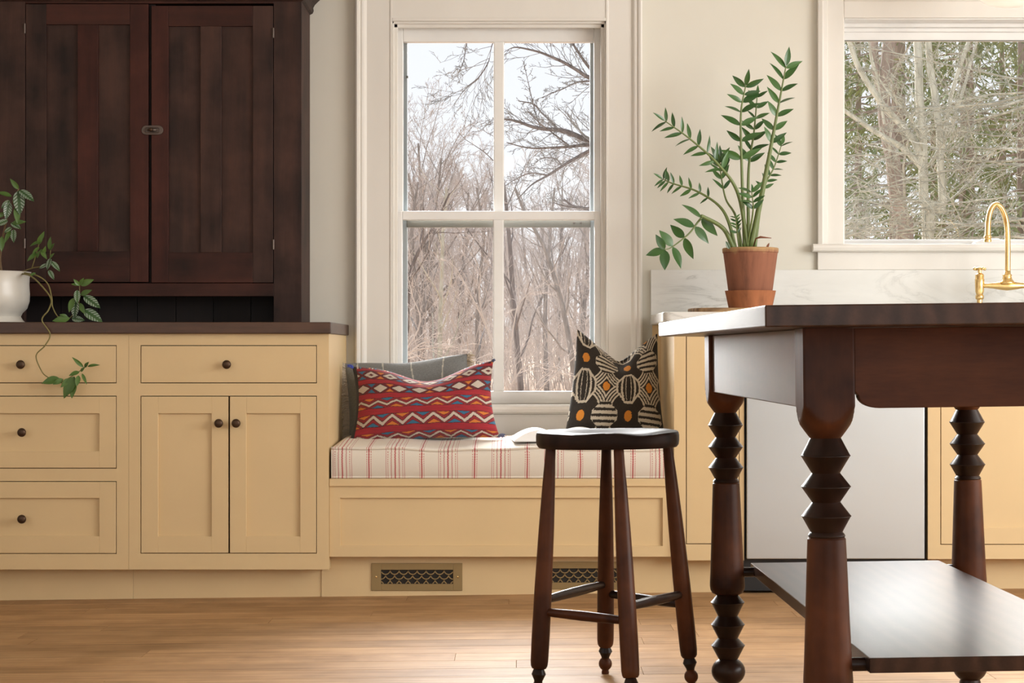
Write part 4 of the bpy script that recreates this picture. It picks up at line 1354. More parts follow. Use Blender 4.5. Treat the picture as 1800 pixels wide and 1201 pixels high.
zp = empty('potted_plant', (P0.x, PY, ZB + 0.0085), label='tall glossy-leaved plant in weathered terracotta pot on marble counter', cat='plant')
pz = ZB + 0.0085
ph = sz(436.5, PY) - pz
MB().lathe([(0.001, 0), (S(34), 0), (S(35.5), 0.004), (S(47.5), ph - 0.018), (S(48.8), ph - 0.016), (S(49.3), ph - 0.002), (S(48), ph), (S(45.5), ph - 0.001), (S(44), ph - 0.02), (0.001, ph - 0.022)], 48, (P0.x, PY, pz)).build('pot', M['terra'], zp, autosmooth=35)
MB().lathe([(S(44.6), ph - 0.016), (S(30), ph - 0.010), (0.001, ph - 0.006)], 24, (P0.x, PY, pz)).build('soil', M['soil'], zp, smooth=True)
def ZP(cx, cy, y=PY):                                 # crop coordinates of the plant study to metres
    px, py = 1120 + cx / 2.309, 60 + cy / 2.309
    return Vector((sx(px, y), y, sz(py, y)))
ZL = leaf_mesh('zz_leaf', M['zz'], 0.175)
rz = random.Random(11)
def zz_stem(path, r0, r1, t0, n, l0, l1, spread=52, tip=True, ydrift=0.0, one=False, wsc=1.0):
    k = len(path) - 1
    pts = [ZP(x, y, PY + ydrift * i / k) for i, (x, y) in enumerate(path)]
    sp_ = spline(pts, 34)
    MB().tube(sp_, [r0 + (r1 - r0) * (i / 34) ** 0.8 for i in range(35)], 10).build('stem', M['zz_stem'], zp, smooth=True)
    for i in range(n):
        t = t0 + (0.985 - t0) * i / max(1, n - 1)
        f = t * 34
        a = int(min(f, 33))
        p = sp_[a].lerp(sp_[a + 1], f - a)
        d = (sp_[min(a + 2, 34)] - sp_[max(a - 1, 0)]).normalized()
        for sd in ((-1, 1) if not one else (one,)):
            ang = math.radians(spread + rz.uniform(-12, 12)) * sd
            c, s_ = math.cos(ang), math.sin(ang)
            dd = Vector((d.x * c - d.z * s_, rz.uniform(-0.28, 0.15), d.x * s_ + d.z * c))
            L = (l0 + (l1 - l0) * i / max(1, n - 1)) * rz.uniform(0.92, 1.2)
            leaf(ZL, zp, p, dd, L, Vector((rz.uniform(-0.3, 0.3), -1.0, rz.uniform(0.1, 0.8))), rz.uniform(-0.45, 0.45), wsc * rz.uniform(0.85, 1.15))
    if tip:
        leaf(ZL, zp, sp_[-1], (sp_[-1] - sp_[-3]) + Vector((0, rz.uniform(-0.01, 0.005), 0)), l1 * 1.0, Vector((0.2, -1, 0.3)), 0, wsc)
zz_stem([(437, 872), (425, 560), (421, 330), (440, 210)], 0.0072, 0.0022, 0.40, 7, 0.068, 0.060, 64, ydrift=-0.03)
zz_stem([(452, 872), (452, 560), (474, 400), (487, 250)], 0.0070, 0.0018, 0.40, 7, 0.060, 0.040, 50, ydrift=0.05, wsc=0.9)
zz_stem([(460, 872), (520, 580), (548, 430), (578, 270), (604, 130)], 0.0115, 0.0020, 0.48, 7, 0.056, 0.068, 46, ydrift=-0.05)
zz_stem([(450, 872), (410, 650), (330, 530), (220, 430), (112, 352)], 0.0085, 0.0018, 0.46, 8, 0.060, 0.052, 55, ydrift=-0.10, wsc=0.75)
zz_stem([(398, 872), (372, 765), (330, 695), (240, 637), (140, 605), (104, 588)], 0.0075, 0.0015, 0.50, 8, 0.040, 0.040, 62, ydrift=0.06, wsc=0.8)
zz_stem([(392, 872), (350, 790), (270, 742), (262, 740)], 0.0100, 0.0045, 2.0, 0, 0, 0, tip=False, ydrift=-0.06)
sv = [(266, 741), (245, 765), (215, 805), (175, 840), (135, 868), (110, 876)]
zz_stem(sv, 0.0045, 0.0015, 0.05, 5, 0.078, 0.066, 75, ydrift=-0.06, wsc=1.35)
zz_stem([(425, 870), (400, 740), (360, 670), (340, 570), (336, 520)], 0.0055, 0.0016, 0.60, 5, 0.050, 0.060, 40, ydrift=0.08, wsc=0.9)
zz_stem([(478, 872), (500, 700), (520, 610), (556, 540), (586, 450)], 0.0060, 0.0016, 0.45, 7, 0.034, 0.042, 55, ydrift=0.08)
zz_stem([(445, 872), (470, 720), (465, 640)], 0.0045, 0.0016, 0.55, 4, 0.050, 0.046, 60, ydrift=-0.08)
zz_stem([(415, 872), (405, 800), (400, 745)], 0.0035, 0.0012, 0.45, 5, 0.026, 0.022, 55, ydrift=-0.07)
MB().tube([ZP(470, 868, PY - 0.05), ZP(482, 830, PY - 0.07), ZP(500, 824, PY - 0.08), ZP(545, 828, PY - 0.085)], [0.002, 0.0025, 0.004, 0.001], 6).build('dry_leaf', M['dry'], zp, smooth=True)
leaf(leaf_mesh('withered_leaf', M['dry'], 0.2), zp, ZP(525, 870, PY - 0.06), (0.4, 0, 0.8), 0.022, (0, -1, 0.2))
leaf(leaf_mesh('low_leaf', M['pilea'], 0.28), zp, ZP(375, 872, PY - 0.06), (-0.4, -0.2, 0.8), 0.030, (0, -1, 0.2))

# trailing plant in the cream pot on the walnut counter
VY0 = -0.42
vx0 = sx(-14, VY0)
vp = empty('trailing_plant', (vx0, VY0, CTOP), label='trailing silver-striped vine in cream ceramic pot on dark counter', cat='plant')
def Q(cx, cy, y):
    px, py = cx / 2.86, 300 + cy / 2.86
    return Vector((sx(px, y), y, sz(py, y)))
kk = (CAM + VY0) / FPX
potp = [(0.001, 0.0003), (54 * kk, 0.0003), (56 * kk, 0.003), (52 * kk, 0.012), (49 * kk, 0.022), (52 * kk, 0.034), (60 * kk, 0.050), (64.0 * kk, 0.075), (64.5 * kk, 0.100), (63.5 * kk, 0.130), (64.0 * kk, 0.155), (66.0 * kk, 0.171),
        (67.0 * kk, 0.1745), (65 * kk, 0.175), (62 * kk, 0.160), (61 * kk, 0.150), (0.001, 0.150)]
MB().lathe(potp, 56, (vx0, VY0, CTOP)).build('pot', M['whitepot'], vp, autosmooth=45)
MB().lathe([(61.5 * kk, 0.152), (30 * kk, 0.160), (0.001, 0.163)], 24, (vx0, VY0, CTOP)).build('soil', M['soil'], vp, smooth=True)
YE = CF - 0.034                                       # just in front of the drawers
def vine(path, r0, r1, mat='vine'):
    pts = [Q(x, y, d) for x, y, d in path]
    sp_ = spline(pts, 10 * len(pts))
    MB().tube(sp_, [r0 + (r1 - r0) * i / (len(sp_) - 1) for i in range(len(sp_))], 8).build('stem', M[mat], vp, smooth=True)
vine([(8, 520, VY0), (0, 440, VY0), (18, 320, VY0 - 0.02), (45, 205, VY0 - 0.03), (95, 90, VY0 - 0.04)], 0.0055, 0.002, 'vine_wood')
vine([(95, 518, VY0 - 0.03), (150, 528, VY0 - 0.09), (205, 575, VY0 - 0.13), (256, 645, VY0 - 0.155), (244, 700, YE + 0.005), (211, 752, YE), (252, 822, YE), (226, 880, YE), (182, 930, YE), (205, 1000, YE), (236, 1036, YE), (300, 1062, YE), (360, 1035, YE), (405, 1005, YE), (440, 972, YE)], 0.0028, 0.0014)
vine([(110, 512, VY0 - 0.03), (190, 530, VY0 - 0.09), (240, 570, VY0 - 0.10), (260, 640, VY0 - 0.11), (266, 690, VY0 - 0.11), (300, 742, VY0 - 0.11), (352, 740, VY0 - 0.11), (396, 665, VY0 - 0.11), (400, 575, VY0 - 0.11)], 0.0026, 0.0014)
vine([(100, 512, VY0 - 0.02), (165, 490, VY0 - 0.05), (240, 470, VY0 - 0.06), (255, 400, VY0 - 0.06)], 0.0022, 0.0012)
vine([(160, 492, VY0 - 0.05), (185, 410, VY0 - 0.06), (205, 335, VY0 - 0.06)], 0.0020, 0.0011)
PL = leaf_mesh('pilea_leaf', M['pilea'], 0.255, 0.12, 0.10)
PLY = leaf_mesh('pilea_young_leaf', M['pilea_young'], 0.225, 0.15, 0.14)
def pl(cx, cy, tx, ty, dep, young=False, w=1.0, roll=0.0):
    a, c = Q(cx, cy, dep), Q(tx, ty, dep - 0.012)
    leaf(PLY if young else PL, vp, a, c - a, (c - a).length, (0.15, -1, 0.35), roll, w)
d0 = VY0 - 0.04
for L in ((95, 95, 50, 40, 1), (97, 98, 172, 152, 0), (92, 100, 100, 222, 0), (45, 155, 30, 245, 0), (60, 130, -20, 105, 1), (85, 175, 88, 268, 1), (60, 265, 130, 255, 1),
          (60, 285, 20, 312, 0), (68, 295, 68, 362, 0), (55, 300, 22, 362, 1), (40, 250, -25, 275, 0), (10, 330, 8, 408, 1), (50, 150, 5, 190, 0), (30, 210, -25, 240, 1), (55, 262, 105, 292, 0)):
    pl(*L[:4], d0, bool(L[4]), 1.0 if L[4] == 0 else 0.85, rz.uniform(-0.4, 0.4))
d1 = VY0 - 0.075
for L in ((203, 350, 222, 306, 1), (208, 355, 148, 378, 1), (198, 385, 160, 420, 1), (205, 395, 235, 445, 1), (185, 415, 135, 455, 1), (250, 400, 252, 332, 1), (250, 400, 272, 365, 1), (250, 440, 272, 415, 1),
          (240, 470, 195, 492, 0), (255, 455, 302, 505, 0), (245, 500, 272, 548, 0), (180, 515, 145, 530, 1), (215, 425, 230, 380, 1), (255, 440, 235, 500, 0), (192, 372, 215, 312, 1), (185, 440, 200, 400, 1)):
    pl(*L[:4], d1, bool(L[4]), 0.9, rz.uniform(-0.5, 0.5))
d2 = VY0 - 0.12
for L in ((400, 575, 358, 570, 1), (402, 575, 470, 548, 1), (400, 575, 420, 540, 1), (400, 580, 370, 545, 1), (388, 600, 388, 668, 0), (420, 630, 505, 690, 0), (405, 625, 460, 600, 1), (385, 655, 372, 745, 0), (420, 700, 515, 760, 0),
          (398, 665, 425, 720, 1), (372, 640, 345, 712, 1), (352, 742, 262, 755, 1), (360, 742, 425, 752, 0), (340, 735, 300, 722, 1)):
    pl(*L[:4], d2, bool(L[4]), 1.0, rz.uniform(-0.3, 0.3))
d3 = YE - 0.006
for L in ((420, 990, 362, 938, 1), (440, 985, 500, 975, 1), (425, 990, 445, 962, 1), (300, 1045, 208, 1068, 1), (375, 1035, 318, 1145, 1), (395, 1030, 385, 1085, 1), (400, 1012, 345, 1030, 1), (405, 1010, 425, 990, 1),
          (412, 1020, 436, 1075, 1), (318, 1048, 265, 1075, 1), (375, 1060, 358, 1145, 1), (350, 1045, 305, 1090, 1)):
    pl(*L[:4], d3, True, 0.62 if L[0] in (420, 440, 412) else 1.1, rz.uniform(-0.3, 0.3))
# ================================================================== winter woods outside
def bark(name, c, c2, scale=6):
    t = NT(name)
    n = t.noise(t.coords((3, 3, 0.6)), scale, 5, 0.65)
    t.set(color=t.ramp(n, [(0.3, c), (0.7, c2)]), rough=0.95, spec=0.1)
    return t.m
M['bark_dark'] = bark('dark_bark', (0.10, 0.085, 0.08), (0.24, 0.21, 0.20))
M['bark_grey'] = bark('grey_bark', (0.16, 0.145, 0.135), (0.34, 0.31, 0.29))
M['bark_pale'] = bark('pale_smooth_bark', (0.30, 0.29, 0.24), (0.52, 0.505, 0.435), 9)
M['bark_red'] = bark('reddish_brown_bark', (0.18, 0.145, 0.12), (0.34, 0.28, 0.235))
M['twig_far'] = bark('hazed_far_twigs', (0.34, 0.305, 0.285), (0.50, 0.455, 0.43))  # pale tone paints distance haze into the twig colour
M['twig_oak'] = bark('lichen_grey_twigs', (0.15, 0.14, 0.14), (0.34, 0.33, 0.31))
M['twig_near'] = bark('tan_grey_twigs', (0.19, 0.185, 0.15), (0.44, 0.43, 0.365))
M['needle'] = bark('conifer_needles', (0.11, 0.14, 0.06), (0.28, 0.305, 0.155), 3)
def litter():
    t = NT('leaf_litter')
    n = t.noise(t.coords((1, 1, 1)), 1.2, 6, 0.7)
    t.set(color=t.ramp(n, [(0.3, (0.24, 0.16, 0.11)), (0.55, (0.42, 0.31, 0.23)), (0.78, (0.56, 0.47, 0.40))]), rough=1.0, spec=0.05)
    return t.m
M['litter'] = litter()

def terrain(x, y):
    h = -0.65 + 2.6 * smoothstep(60, 150, y) + 0.16 * mnoise.noise(Vector((x * 0.12, y * 0.12, 0)))
    return h
q = MB()
nx, ny = 30, 46
gx = [-45 + 110 * i / nx for i in range(nx + 1)]
gy = [TH + 0.1 + 165 * (j / ny) ** 1.6 for j in range(ny + 1)]
q.v = [(x, y, terrain(x, y)) for y in gy for x in gx]
q.f = [(j * (nx + 1) + i, j * (nx + 1) + i + 1, (j + 1) * (nx + 1) + i + 1, (j + 1) * (nx + 1) + i) for j in range(ny) for i in range(nx)]
q.build('ground', M['litter'], smooth=True, kind='structure', recalc=False)

class TreeMB(MB):
    def limb(self, pts, r0, r1, n):
        base = len(self.v)
        k = len(pts)
        t = (pts[-1] - pts[0])
        t = t.normalized() if t.length > 1e-6 else Vector((0, 0, 1))
        u = t.orthogonal().normalized()
        w = t.cross(u)
        for i, p in enumerate(pts):
            r = r0 + (r1 - r0) * i / (k - 1)
            for j in range(n):
                a = 2 * PI * j / n
                d = u * (r * math.cos(a)) + w * (r * math.sin(a))
                self.v.append((p.x + d.x, p.y + d.y, p.z + d.z))
        for i in range(k - 1):
            for j in range(n):
                a, c = base + i * n + j, base + i * n + (j + 1) % n
                self.f.append((a, c, c + n, a + n))
def wander(rg, p, d, L, nseg, bend, lift=0.0):
    pts = [p.copy()]
    d = d.normalized()
    for i in range(nseg):
        d = (d + Vector((rg.uniform(-bend, bend), rg.uniform(-bend, bend), rg.uniform(-bend, bend) + lift))).normalized()
        p = p + d * (L / nseg)
        pts.append(p.copy())
    return pts
def deviate(rg, d, ang):
    o = d.orthogonal().normalized()
    o = Matrix.Rotation(rg.uniform(0, 2 * PI), 3, d) @ o
    return (d * math.cos(ang) + o * math.sin(ang)).normalized()
def sprout(rg, out, pts, r, level, spec, out0=None):
    """grow side branches from a polyline; spec[level] = (count, length ratio, angle, lift, bend, sides, segments, first)"""
    if level >= len(spec): return
    cnt, ratio, ang, lift, bend, sides, segs, first = spec[level]
    L = sum((pts[i + 1] - pts[i]).length for i in range(len(pts) - 1))
    for i in range(cnt):
        t = first + (1 - first) * (i + rg.random()) / cnt
        f = t * (len(pts) - 1)
        a = min(int(f), len(pts) - 2)
        p = pts[a].lerp(pts[a + 1], f - a)
        d = (pts[a + 1] - pts[a]).normalized()
        nd = deviate(rg, d, ang * rg.uniform(0.6, 1.3))
        ln = L * ratio * rg.uniform(0.55, 1.2) * (1.15 - 0.6 * t)
        rr = max(r * (1 - 0.75 * t) * 0.55, spec_min[0])
        b_ = wander(rg, p, nd, ln, segs, bend, lift)
        out[min(level, len(out) - 1)].limb(b_, rr, max(rr * 0.35, spec_min[0] * 0.6), sides)
        sprout(rg, out, b_, rr, level + 1, spec)
spec_min = [0.006]

def tree_thing(name, meshes, mats, loc, label, group=None, rz_=0.0):
    o = local_root(name, loc, (0, 0, rz_), label=label, cat='tree', group=group)
    parts = []
    for (nm, mb), mt in zip(meshes, mats):
        parts.append(mb.build(nm, M[mt], o, recalc=False))
    return o, parts

# ---- distant woodland seen over the bench: a few grown trees, repeated
protos = []
for sd, (H, spread) in enumerate(((11.0, 0.62), (12.0, 0.5), (10.0, 0.72), (12.5, 0.45))):
    rg = random.Random(100 + sd)
    tr, tw = TreeMB(), TreeMB()
    spec_min[0] = 0.0066
    trunk = wander(rg, Vector((0, 0, -0.2)), Vector((rg.uniform(-0.08, 0.08), 0, 1)), H * 0.78, 9, 0.07, 0.02)
    tr.limb(trunk, 0.15, 0.035, 6)
    sprout(rg, [tr, tw], trunk, 0.13, 0, [(17, 0.46, spread, 0.10, 0.16, 4, 5, 0.22), (9, 0.45, 0.62, 0.06, 0.22, 3, 4, 0.15), (8, 0.48, 0.6, 0.03, 0.25, 3, 3, 0.15), (3, 0.5, 0.6, 0.02, 0.2, 3, 2, 0.3)])
    protos.append((tr, tw))
rg = random.Random(21)
spots = []
def px_at(px, D): return (px - VX) / FPX * D
for px, D, s in ((738, 66, 1.02), (768, 72, 1.05), (800, 70, 1.0), (722, 84, 1.0), (845, 82, 0.86), (905, 78, 0.80), (945, 86, 0.98), (985, 80, 0.92), (1020, 76, 0.98), (1050, 84, 1.0),
                 (690, 74, 1.0), (660, 80, 1.05), (1080, 78, 1.0)):
    spots.append((px_at(px, D), D - CAM, s))
for i in range(46):
    D = rg.uniform(88, 140)
    spots.append((px_at(rg.uniform(330, 1500), D), D - CAM, rg.uniform(0.78, 1.08)))
for i in range(16):
    D = rg.uniform(58, 84)
    spots.append((px_at(rg.choice((rg.uniform(100, 680), rg.uniform(1090, 1500))), D), D - CAM, rg.uniform(0.8, 1.1)))
FARLAB = ['bare far tree whose crown rises left in the upper left pane', 'bare far tree with the tallest rounded crown in the upper left pane',
          'bare far tree on the right flank of the rounded crown, upper left pane', 'bare far tree at the extreme left edge of the window view',
          'low bare far tree just left of the central muntin', 'low bare far tree just right of the central muntin',
          'bare far tree left of centre in the upper right pane', 'bare far tree in the middle of the right panes',
          'bare far tree right of centre in the upper right pane', 'bare far tree at the extreme right edge of the bench window view']
made = {}
for i, (x, y, s) in enumerate(spots):
    k = i % 4
    loc = (x, y, terrain(x, y))
    if k not in made:
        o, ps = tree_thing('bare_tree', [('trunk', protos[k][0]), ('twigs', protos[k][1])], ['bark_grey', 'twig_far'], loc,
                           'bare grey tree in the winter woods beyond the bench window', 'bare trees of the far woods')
        made[k] = (o, ps)
    else:
        o0, ps0 = made[k]
        o = o0.copy(); col.objects.link(o); o.location = loc
        for p0 in ps0:
            c = p0.copy(); col.objects.link(c); c.parent = o
    o['label'] = FARLAB[i] if i < len(FARLAB) else 'bare grey tree deep in the winter woods beyond the bench window'
    o.rotation_euler = (0, 0, rg.uniform(0, 6.28))
    o.scale = (s, s, s)

# ---- undergrowth of saplings: nobody could count it
rg = random.Random(8)
ug = TreeMB()
for i in range(1500):
    D = rg.uniform(48, 125)
    px = rg.uniform(480, 1300)
    x, y = px_at(px, D), D - CAM
    p = Vector((x, y, terrain(x, y)))
    H = rg.uniform(1.5, 5.2)
    st_ = wander(rg, p, Vector((rg.uniform(-0.3, 0.3), rg.uniform(-0.2, 0.2), 1)), H, 4, 0.13, 0.02)
    ug.limb(st_, rg.uniform(0.010, 0.032), 0.007, 3)
    for _ in range(6):
        a = rg.randrange(1, 4)
        ug.limb(wander(rg, st_[a], deviate(rg, Vector((0, 0, 1)), rg.uniform(0.4, 1.2)), H * rg.uniform(0.2, 0.45), 3, 0.25, 0.03), 0.009, 0.005, 3)
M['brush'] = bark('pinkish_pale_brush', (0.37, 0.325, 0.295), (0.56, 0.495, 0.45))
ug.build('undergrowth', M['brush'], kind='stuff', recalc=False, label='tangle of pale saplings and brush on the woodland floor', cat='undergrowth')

# ---- nearer trunks standing in the lower panes
for n_, (pts_px, D, r, mt, lab) in enumerate((
        ([(917, 700), (909, 610), (902, 520), (896, 430), (886, 330), (872, 240)], 42, 0.085, 'bark_dark', 'dark leaning tree just right of the window muntin'),
        ([(1012, 700), (1004, 620), (990, 545), (975, 490), (955, 430), (925, 380), (905, 330)], 40, 0.075, 'bark_grey', 'grey tree with curving trunk leaning left in the right lower pane'),
        ([(716, 560), (722, 480), (742, 430), (765, 395), (790, 340)], 34, 0.050, 'bark_dark', 'dark crooked tree at the left edge of the lower left pane'),
        ([(775, 700), (773, 600), (776, 500), (779, 400), (785, 330)], 46, 0.085, 'bark_pale', 'pale straight trunk in the middle of the lower left pane'),
        ([(843, 700), (838, 600), (842, 500), (850, 420), (838, 330)], 50, 0.075, 'bark_grey', 'slim grey trunk right in the lower left pane'),
        ([(962, 700), (958, 600), (960, 500), (968, 400), (975, 330)], 52, 0.080, 'bark_grey', 'slim straight grey trunk in the lower right pane'),
        ([(735, 700), (738, 600), (730, 500), (724, 400), (735, 320)], 54, 0.090, 'bark_grey', 'thick grey trunk near the left window jamb'))):
    rg = random.Random(300 + n_)
    y = D - CAM
    P_ = [Vector((sx(a, y), y, sz(c, y))) for a, c in pts_px]
    g = P_[0].copy(); g.z = terrain(g.x, y) - 0.1
    if P_[0].z > g.z + 0.2: P_ = [g + Vector((0, 0, 0))] + P_
    else: P_[0] = g
    P_ = spline(P_, 18)
    base = P_[0].copy()
    P_ = [p - base for p in P_]
    tr, tw = TreeMB(), TreeMB()
    spec_min[0] = 0.0055
    tr.limb(P_, r, r * 0.35, 7)
    sprout(rg, [tr, tw], P_, r, 0, [(11, 0.34, 0.75, 0.05, 0.2, 4, 5, 0.25), (6, 0.42, 0.6, 0.03, 0.22, 3, 4, 0.2), (4, 0.45, 0.6, 0.0, 0.2, 3, 2, 0.2)])
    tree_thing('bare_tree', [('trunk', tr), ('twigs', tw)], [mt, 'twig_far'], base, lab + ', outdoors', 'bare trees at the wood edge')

# ---- old oak between the two windows, its limbs reaching over to the left
D = 25.0
y = D - CAM
def OP(cx, cy, dy=0.0):
    return Vector((sx(600 + cx / 2.859, y + dy), y + dy, sz(cy / 2.859, y + dy)))
rg = random.Random(77)
tr, lm, tw = TreeMB(), TreeMB(), TreeMB()
tb_ = Vector((sx(1335, y), y, terrain(sx(1335, y), y)))
trunk = spline([tb_ - Vector((0, 0, 0.1)), tb_ + Vector((0.05, 0, 2.0)), tb_ + Vector((-0.1, 0.1, 4.4)), tb_ + Vector((0.0, 0, 7.2)), tb_ + Vector((0.3, 0, 10))], 16)
tr.limb([p - tb_ for p in trunk], 0.24, 0.10, 10)
limbs = [
    ([(2080, 880), (1700, 800), (1400, 720), (1240, 702), (1130, 664), (1060, 650), (960, 637), (880, 612), (815, 600), (760, 594)], 0.055, 0.008),
    ([(1085, 650), (1050, 610), (1010, 570), (965, 522), (890, 508)], 0.020, 0.007),
    ([(2080, 700), (1700, 760), (1400, 740), (1240, 728), (1150, 735), (1050, 742), (940, 745), (830, 715)], 0.040, 0.006),
    ([(2080, 560), (1700, 640), (1400, 700), (1240, 762), (1120, 830), (1040, 882), (960, 930), (880, 1005)], 0.042, 0.006),
    ([(1110, 835), (1080, 800), (1020, 795), (980, 815)], 0.014, 0.005),
    ([(1040, 880), (960, 870), (900, 890), (820, 935)], 0.014, 0.005),
    ([(2080, 700), (1700, 560), (1400, 440), (1245, 388), (1180, 350), (1080, 296), (990, 262), (880, 236), (820, 256)], 0.042, 0.006),
    ([(1300, 405), (1235, 330), (1190, 260), (1150, 205), (1100, 130)], 0.026, 0.008),
    ([(1500, 500), (1300, 418), (1200, 410), (1100, 452), (1010, 492)], 0.018, 0.005),
    ([(1000, 640), (975, 560), (940, 420), (920, 330)], 0.008, 0.004),
    ([(2080, 300), (1600, 60), (1200, -60), (900, 60), (770, 200), (740, 310), (690, 390), (640, 430), (600, 475)], 0.030, 0.005),
    ([(900, 60), (720, 90), (640, 190), (615, 310), (588, 368)], 0.016, 0.006),
    ([(1300, 1150), (1240, 1060), (1160, 1030), (1120, 1000)], 0.030, 0.012),
    ([(2080, 1000), (1700, 1010), (1400, 1000), (1240, 1045), (1130, 1038), (1060, 1020)], 0.026, 0.006),
    ([(1150, 735), (1090, 690), (1000, 620), (940, 560)], 0.012, 0.005)]
spec_min[0] = 0.0036
for n_, (path, r0, r1) in enumerate(limbs):
    dy = rg.uniform(-1.2, 1.2) if path[0][0] >= 2000 else 0.0
    k = len(path)
    pts = []
    for i, (cx, cy) in enumerate(path):
        pts.append(OP(cx, cy, 0.5 * math.sin(n_ * 1.7 + 0) * min(1, i / 2)))
    pts = spline(pts, 6 * k)
    pts = [p + Vector((0, 0, 0.018 * mnoise.noise(p * 3.3))) - tb_ for p in pts]
    lm.limb(pts, r0, r1, 6)
    sprout(rg, [tw], pts, max(r0 * 0.5, 0.012), 0, [(11 + k * 2, 0.20, 0.75, 0.02, 0.28, 4, 5, 0.12), (4, 0.45, 0.65, 0.0, 0.28, 3, 4, 0.2), (3, 0.5, 0.6, 0.0, 0.2, 3, 2, 0.2)])
tree_thing('oak_tree', [('trunk', tr), ('limbs', lm), ('twigs', tw)], ['bark_dark', 'bark_dark', 'twig_oak'], tb_, 'old oak reaching dark crooked limbs across the upper right pane')

# ---- pale saplings arching across the lower panes, nearer than the woods
spec_min[0] = 0.0032
for n_, (paths, D, lab) in enumerate((
        ([[(650, 690), (700, 640), (752, 600), (800, 640), (838, 668)], [(640, 640), (720, 618), (780, 612), (850, 640)], [(655, 700), (735, 580), (725, 520), (712, 470)]], 22, 'pale arching sapling low in the lower left pane, outdoors'),
        ([[(930, 760), (880, 640), (848, 560), (800, 470), (765, 455)], [(900, 700), (846, 545), (842, 470), (800, 410)], [(905, 720), (868, 600), (880, 520)]], 24, 'pale forked sapling beside the central muntin, lower panes'),
        ([[(880, 760), (892, 690), (930, 640), (985, 655), (1050, 700)], [(885, 730), (905, 560), (925, 520), (960, 500)], [(885, 745), (960, 672), (1040, 600), (1060, 560)]], 23, 'pale arching sapling low in the lower right pane, outdoors'))):
    rg = random.Random(400 + n_)
    y = D - CAM
    tr, tw = TreeMB(), TreeMB()
    base = None
    for path in paths:
        P_ = [Vector((sx(a, y), y, sz(c, y))) for a, c in path]
        if base is None:
            base = P_[0].copy(); base.z = terrain(base.x, base.y)
        P_ = [base - Vector((0, 0, 0.05))] + P_
        P_ = [p - base for p in spline(P_, 26)]
        tr.limb(P_, 0.016, 0.005, 5)
        sprout(rg, [tw], P_, 0.012, 0, [(14, 0.22, 0.7, 0.02, 0.22, 3, 4, 0.3), (4, 0.5, 0.6, 0.0, 0.22, 3, 3, 0.2)])
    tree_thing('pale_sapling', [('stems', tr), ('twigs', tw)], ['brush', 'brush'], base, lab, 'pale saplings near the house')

# ---- thicket outside the sink window
D = 13.0
y = D - CAM
def WP(cx, cy, dy=0.0):
    return Vector((sx(1400 + cx / 2.145, y + dy), y + dy, sz(cy / 2.145, y + dy)))
rg = random.Random(55)
def near_tree(name, stems, mt, label, spec, tmat='twig_near', dy=0.0, mn=0.0026, sides=9, group=None):
    base = None
    tr, tw = TreeMB(), TreeMB()
    spec_min[0] = mn
    for path, r0, r1, root in stems:
        pts = [WP(cx, cy, dy + (e[0] if e else 0)) for cx, cy, *e in path]
        if root:
            g = pts[0].copy(); g.z = terrain(g.x, g.y) - 0.05
            pts = [g] + pts
        if base is None:
            base = pts[0].copy(); base.z = terrain(base.x, base.y)
        pts = [p + Vector((0.012 * mnoise.noise(p * 4), 0, 0.012 * mnoise.noise(p * 4 + Vector((9, 0, 0))))) - base for p in spline(pts, 6 * len(pts))]
        tr.limb(pts, r0, r1, sides)
        sprout(rg, [tw], pts, max(0.4 * r0, 0.009), 0, spec)
    return tree_thing(name, [('trunk', tr), ('twigs', tw)], [mt, tmat], base, label, group)
SP1 = [(14, 0.22, 0.9, 0.0, 0.22, 4, 6, 0.1), (5, 0.5, 0.7, 0.0, 0.25, 3, 4, 0.15), (3, 0.5, 0.6, 0.0, 0.2, 3, 2, 0.2)]
near_tree('multi_stem_tree', [([(490, 900), (480, 760), (478, 600), (470, 450), (456, 165), (452, -60)], 0.040, 0.028, True),
                              ([(500, 860), (545, 800), (542, 600), (528, 400), (497, 170), (490, -60)], 0.034, 0.022, True),
                              ([(475, 620), (455, 555), (420, 500), (330, 398), (240, 270), (195, 160), (160, 20)], 0.030, 0.016, False),
                              ([(478, 640), (400, 556), (280, 490), (180, 415), (60, 330)], 0.024, 0.013, False),
                              ([(540, 620), (560, 490), (590, 330), (640, 180), (690, 20)], 0.020, 0.012, False),
                              ([(505, 620), (560, 520), (610, 400), (660, 220), (720, 60)], 0.014, 0.008, False),
                              ([(330, 470), (310, 330), (275, 170), (260, 60)], 0.010, 0.006, False),
                              ([(478, 580), (430, 440), (360, 360), (290, 260), (270, 150)], 0.010, 0.005, False)], 'bark_pale',
          'pale smooth-barked multi-stemmed tree outside the sink window', SP1)
near_tree('old_tree', [([(410, 930), (390, 800), (365, 620), (330, 400), (350, 160), (360, -60)], 0.085, 0.05, True),
                       ([(350, 430), (300, 250), (290, 100), (280, -40)], 0.04, 0.03, False)], 'bark_red',
          'dark reddish trunk behind the pale multi-stemmed tree', SP1[:2], dy=3.0)
stems = []
for i in range(17):
    cy0 = rg.uniform(200, 900)
    sl = rg.uniform(-0.18, 0.22)
    xA, xB = rg.uniform(900, 1150), rg.uniform(150, 560)
    pth = []
    for k in range(6):
        t = k / 5
        pth.append((xA + (xB - xA) * t, cy0 + sl * (xA - xB) * (t - 0.3) + 60 * math.sin(t * 3 + i) * 0.6, rg.uniform(-0.4, 0.4) - 1.2 + i * 0.06))
    stems.append((pth, rg.uniform(0.007, 0.014), 0.003, False))
stems.insert(0, ([(1180, 960, -0.6), (1175, 700, -0.6), (1150, 400, -0.6), (1165, 60, -0.6)], 0.07, 0.04, True))
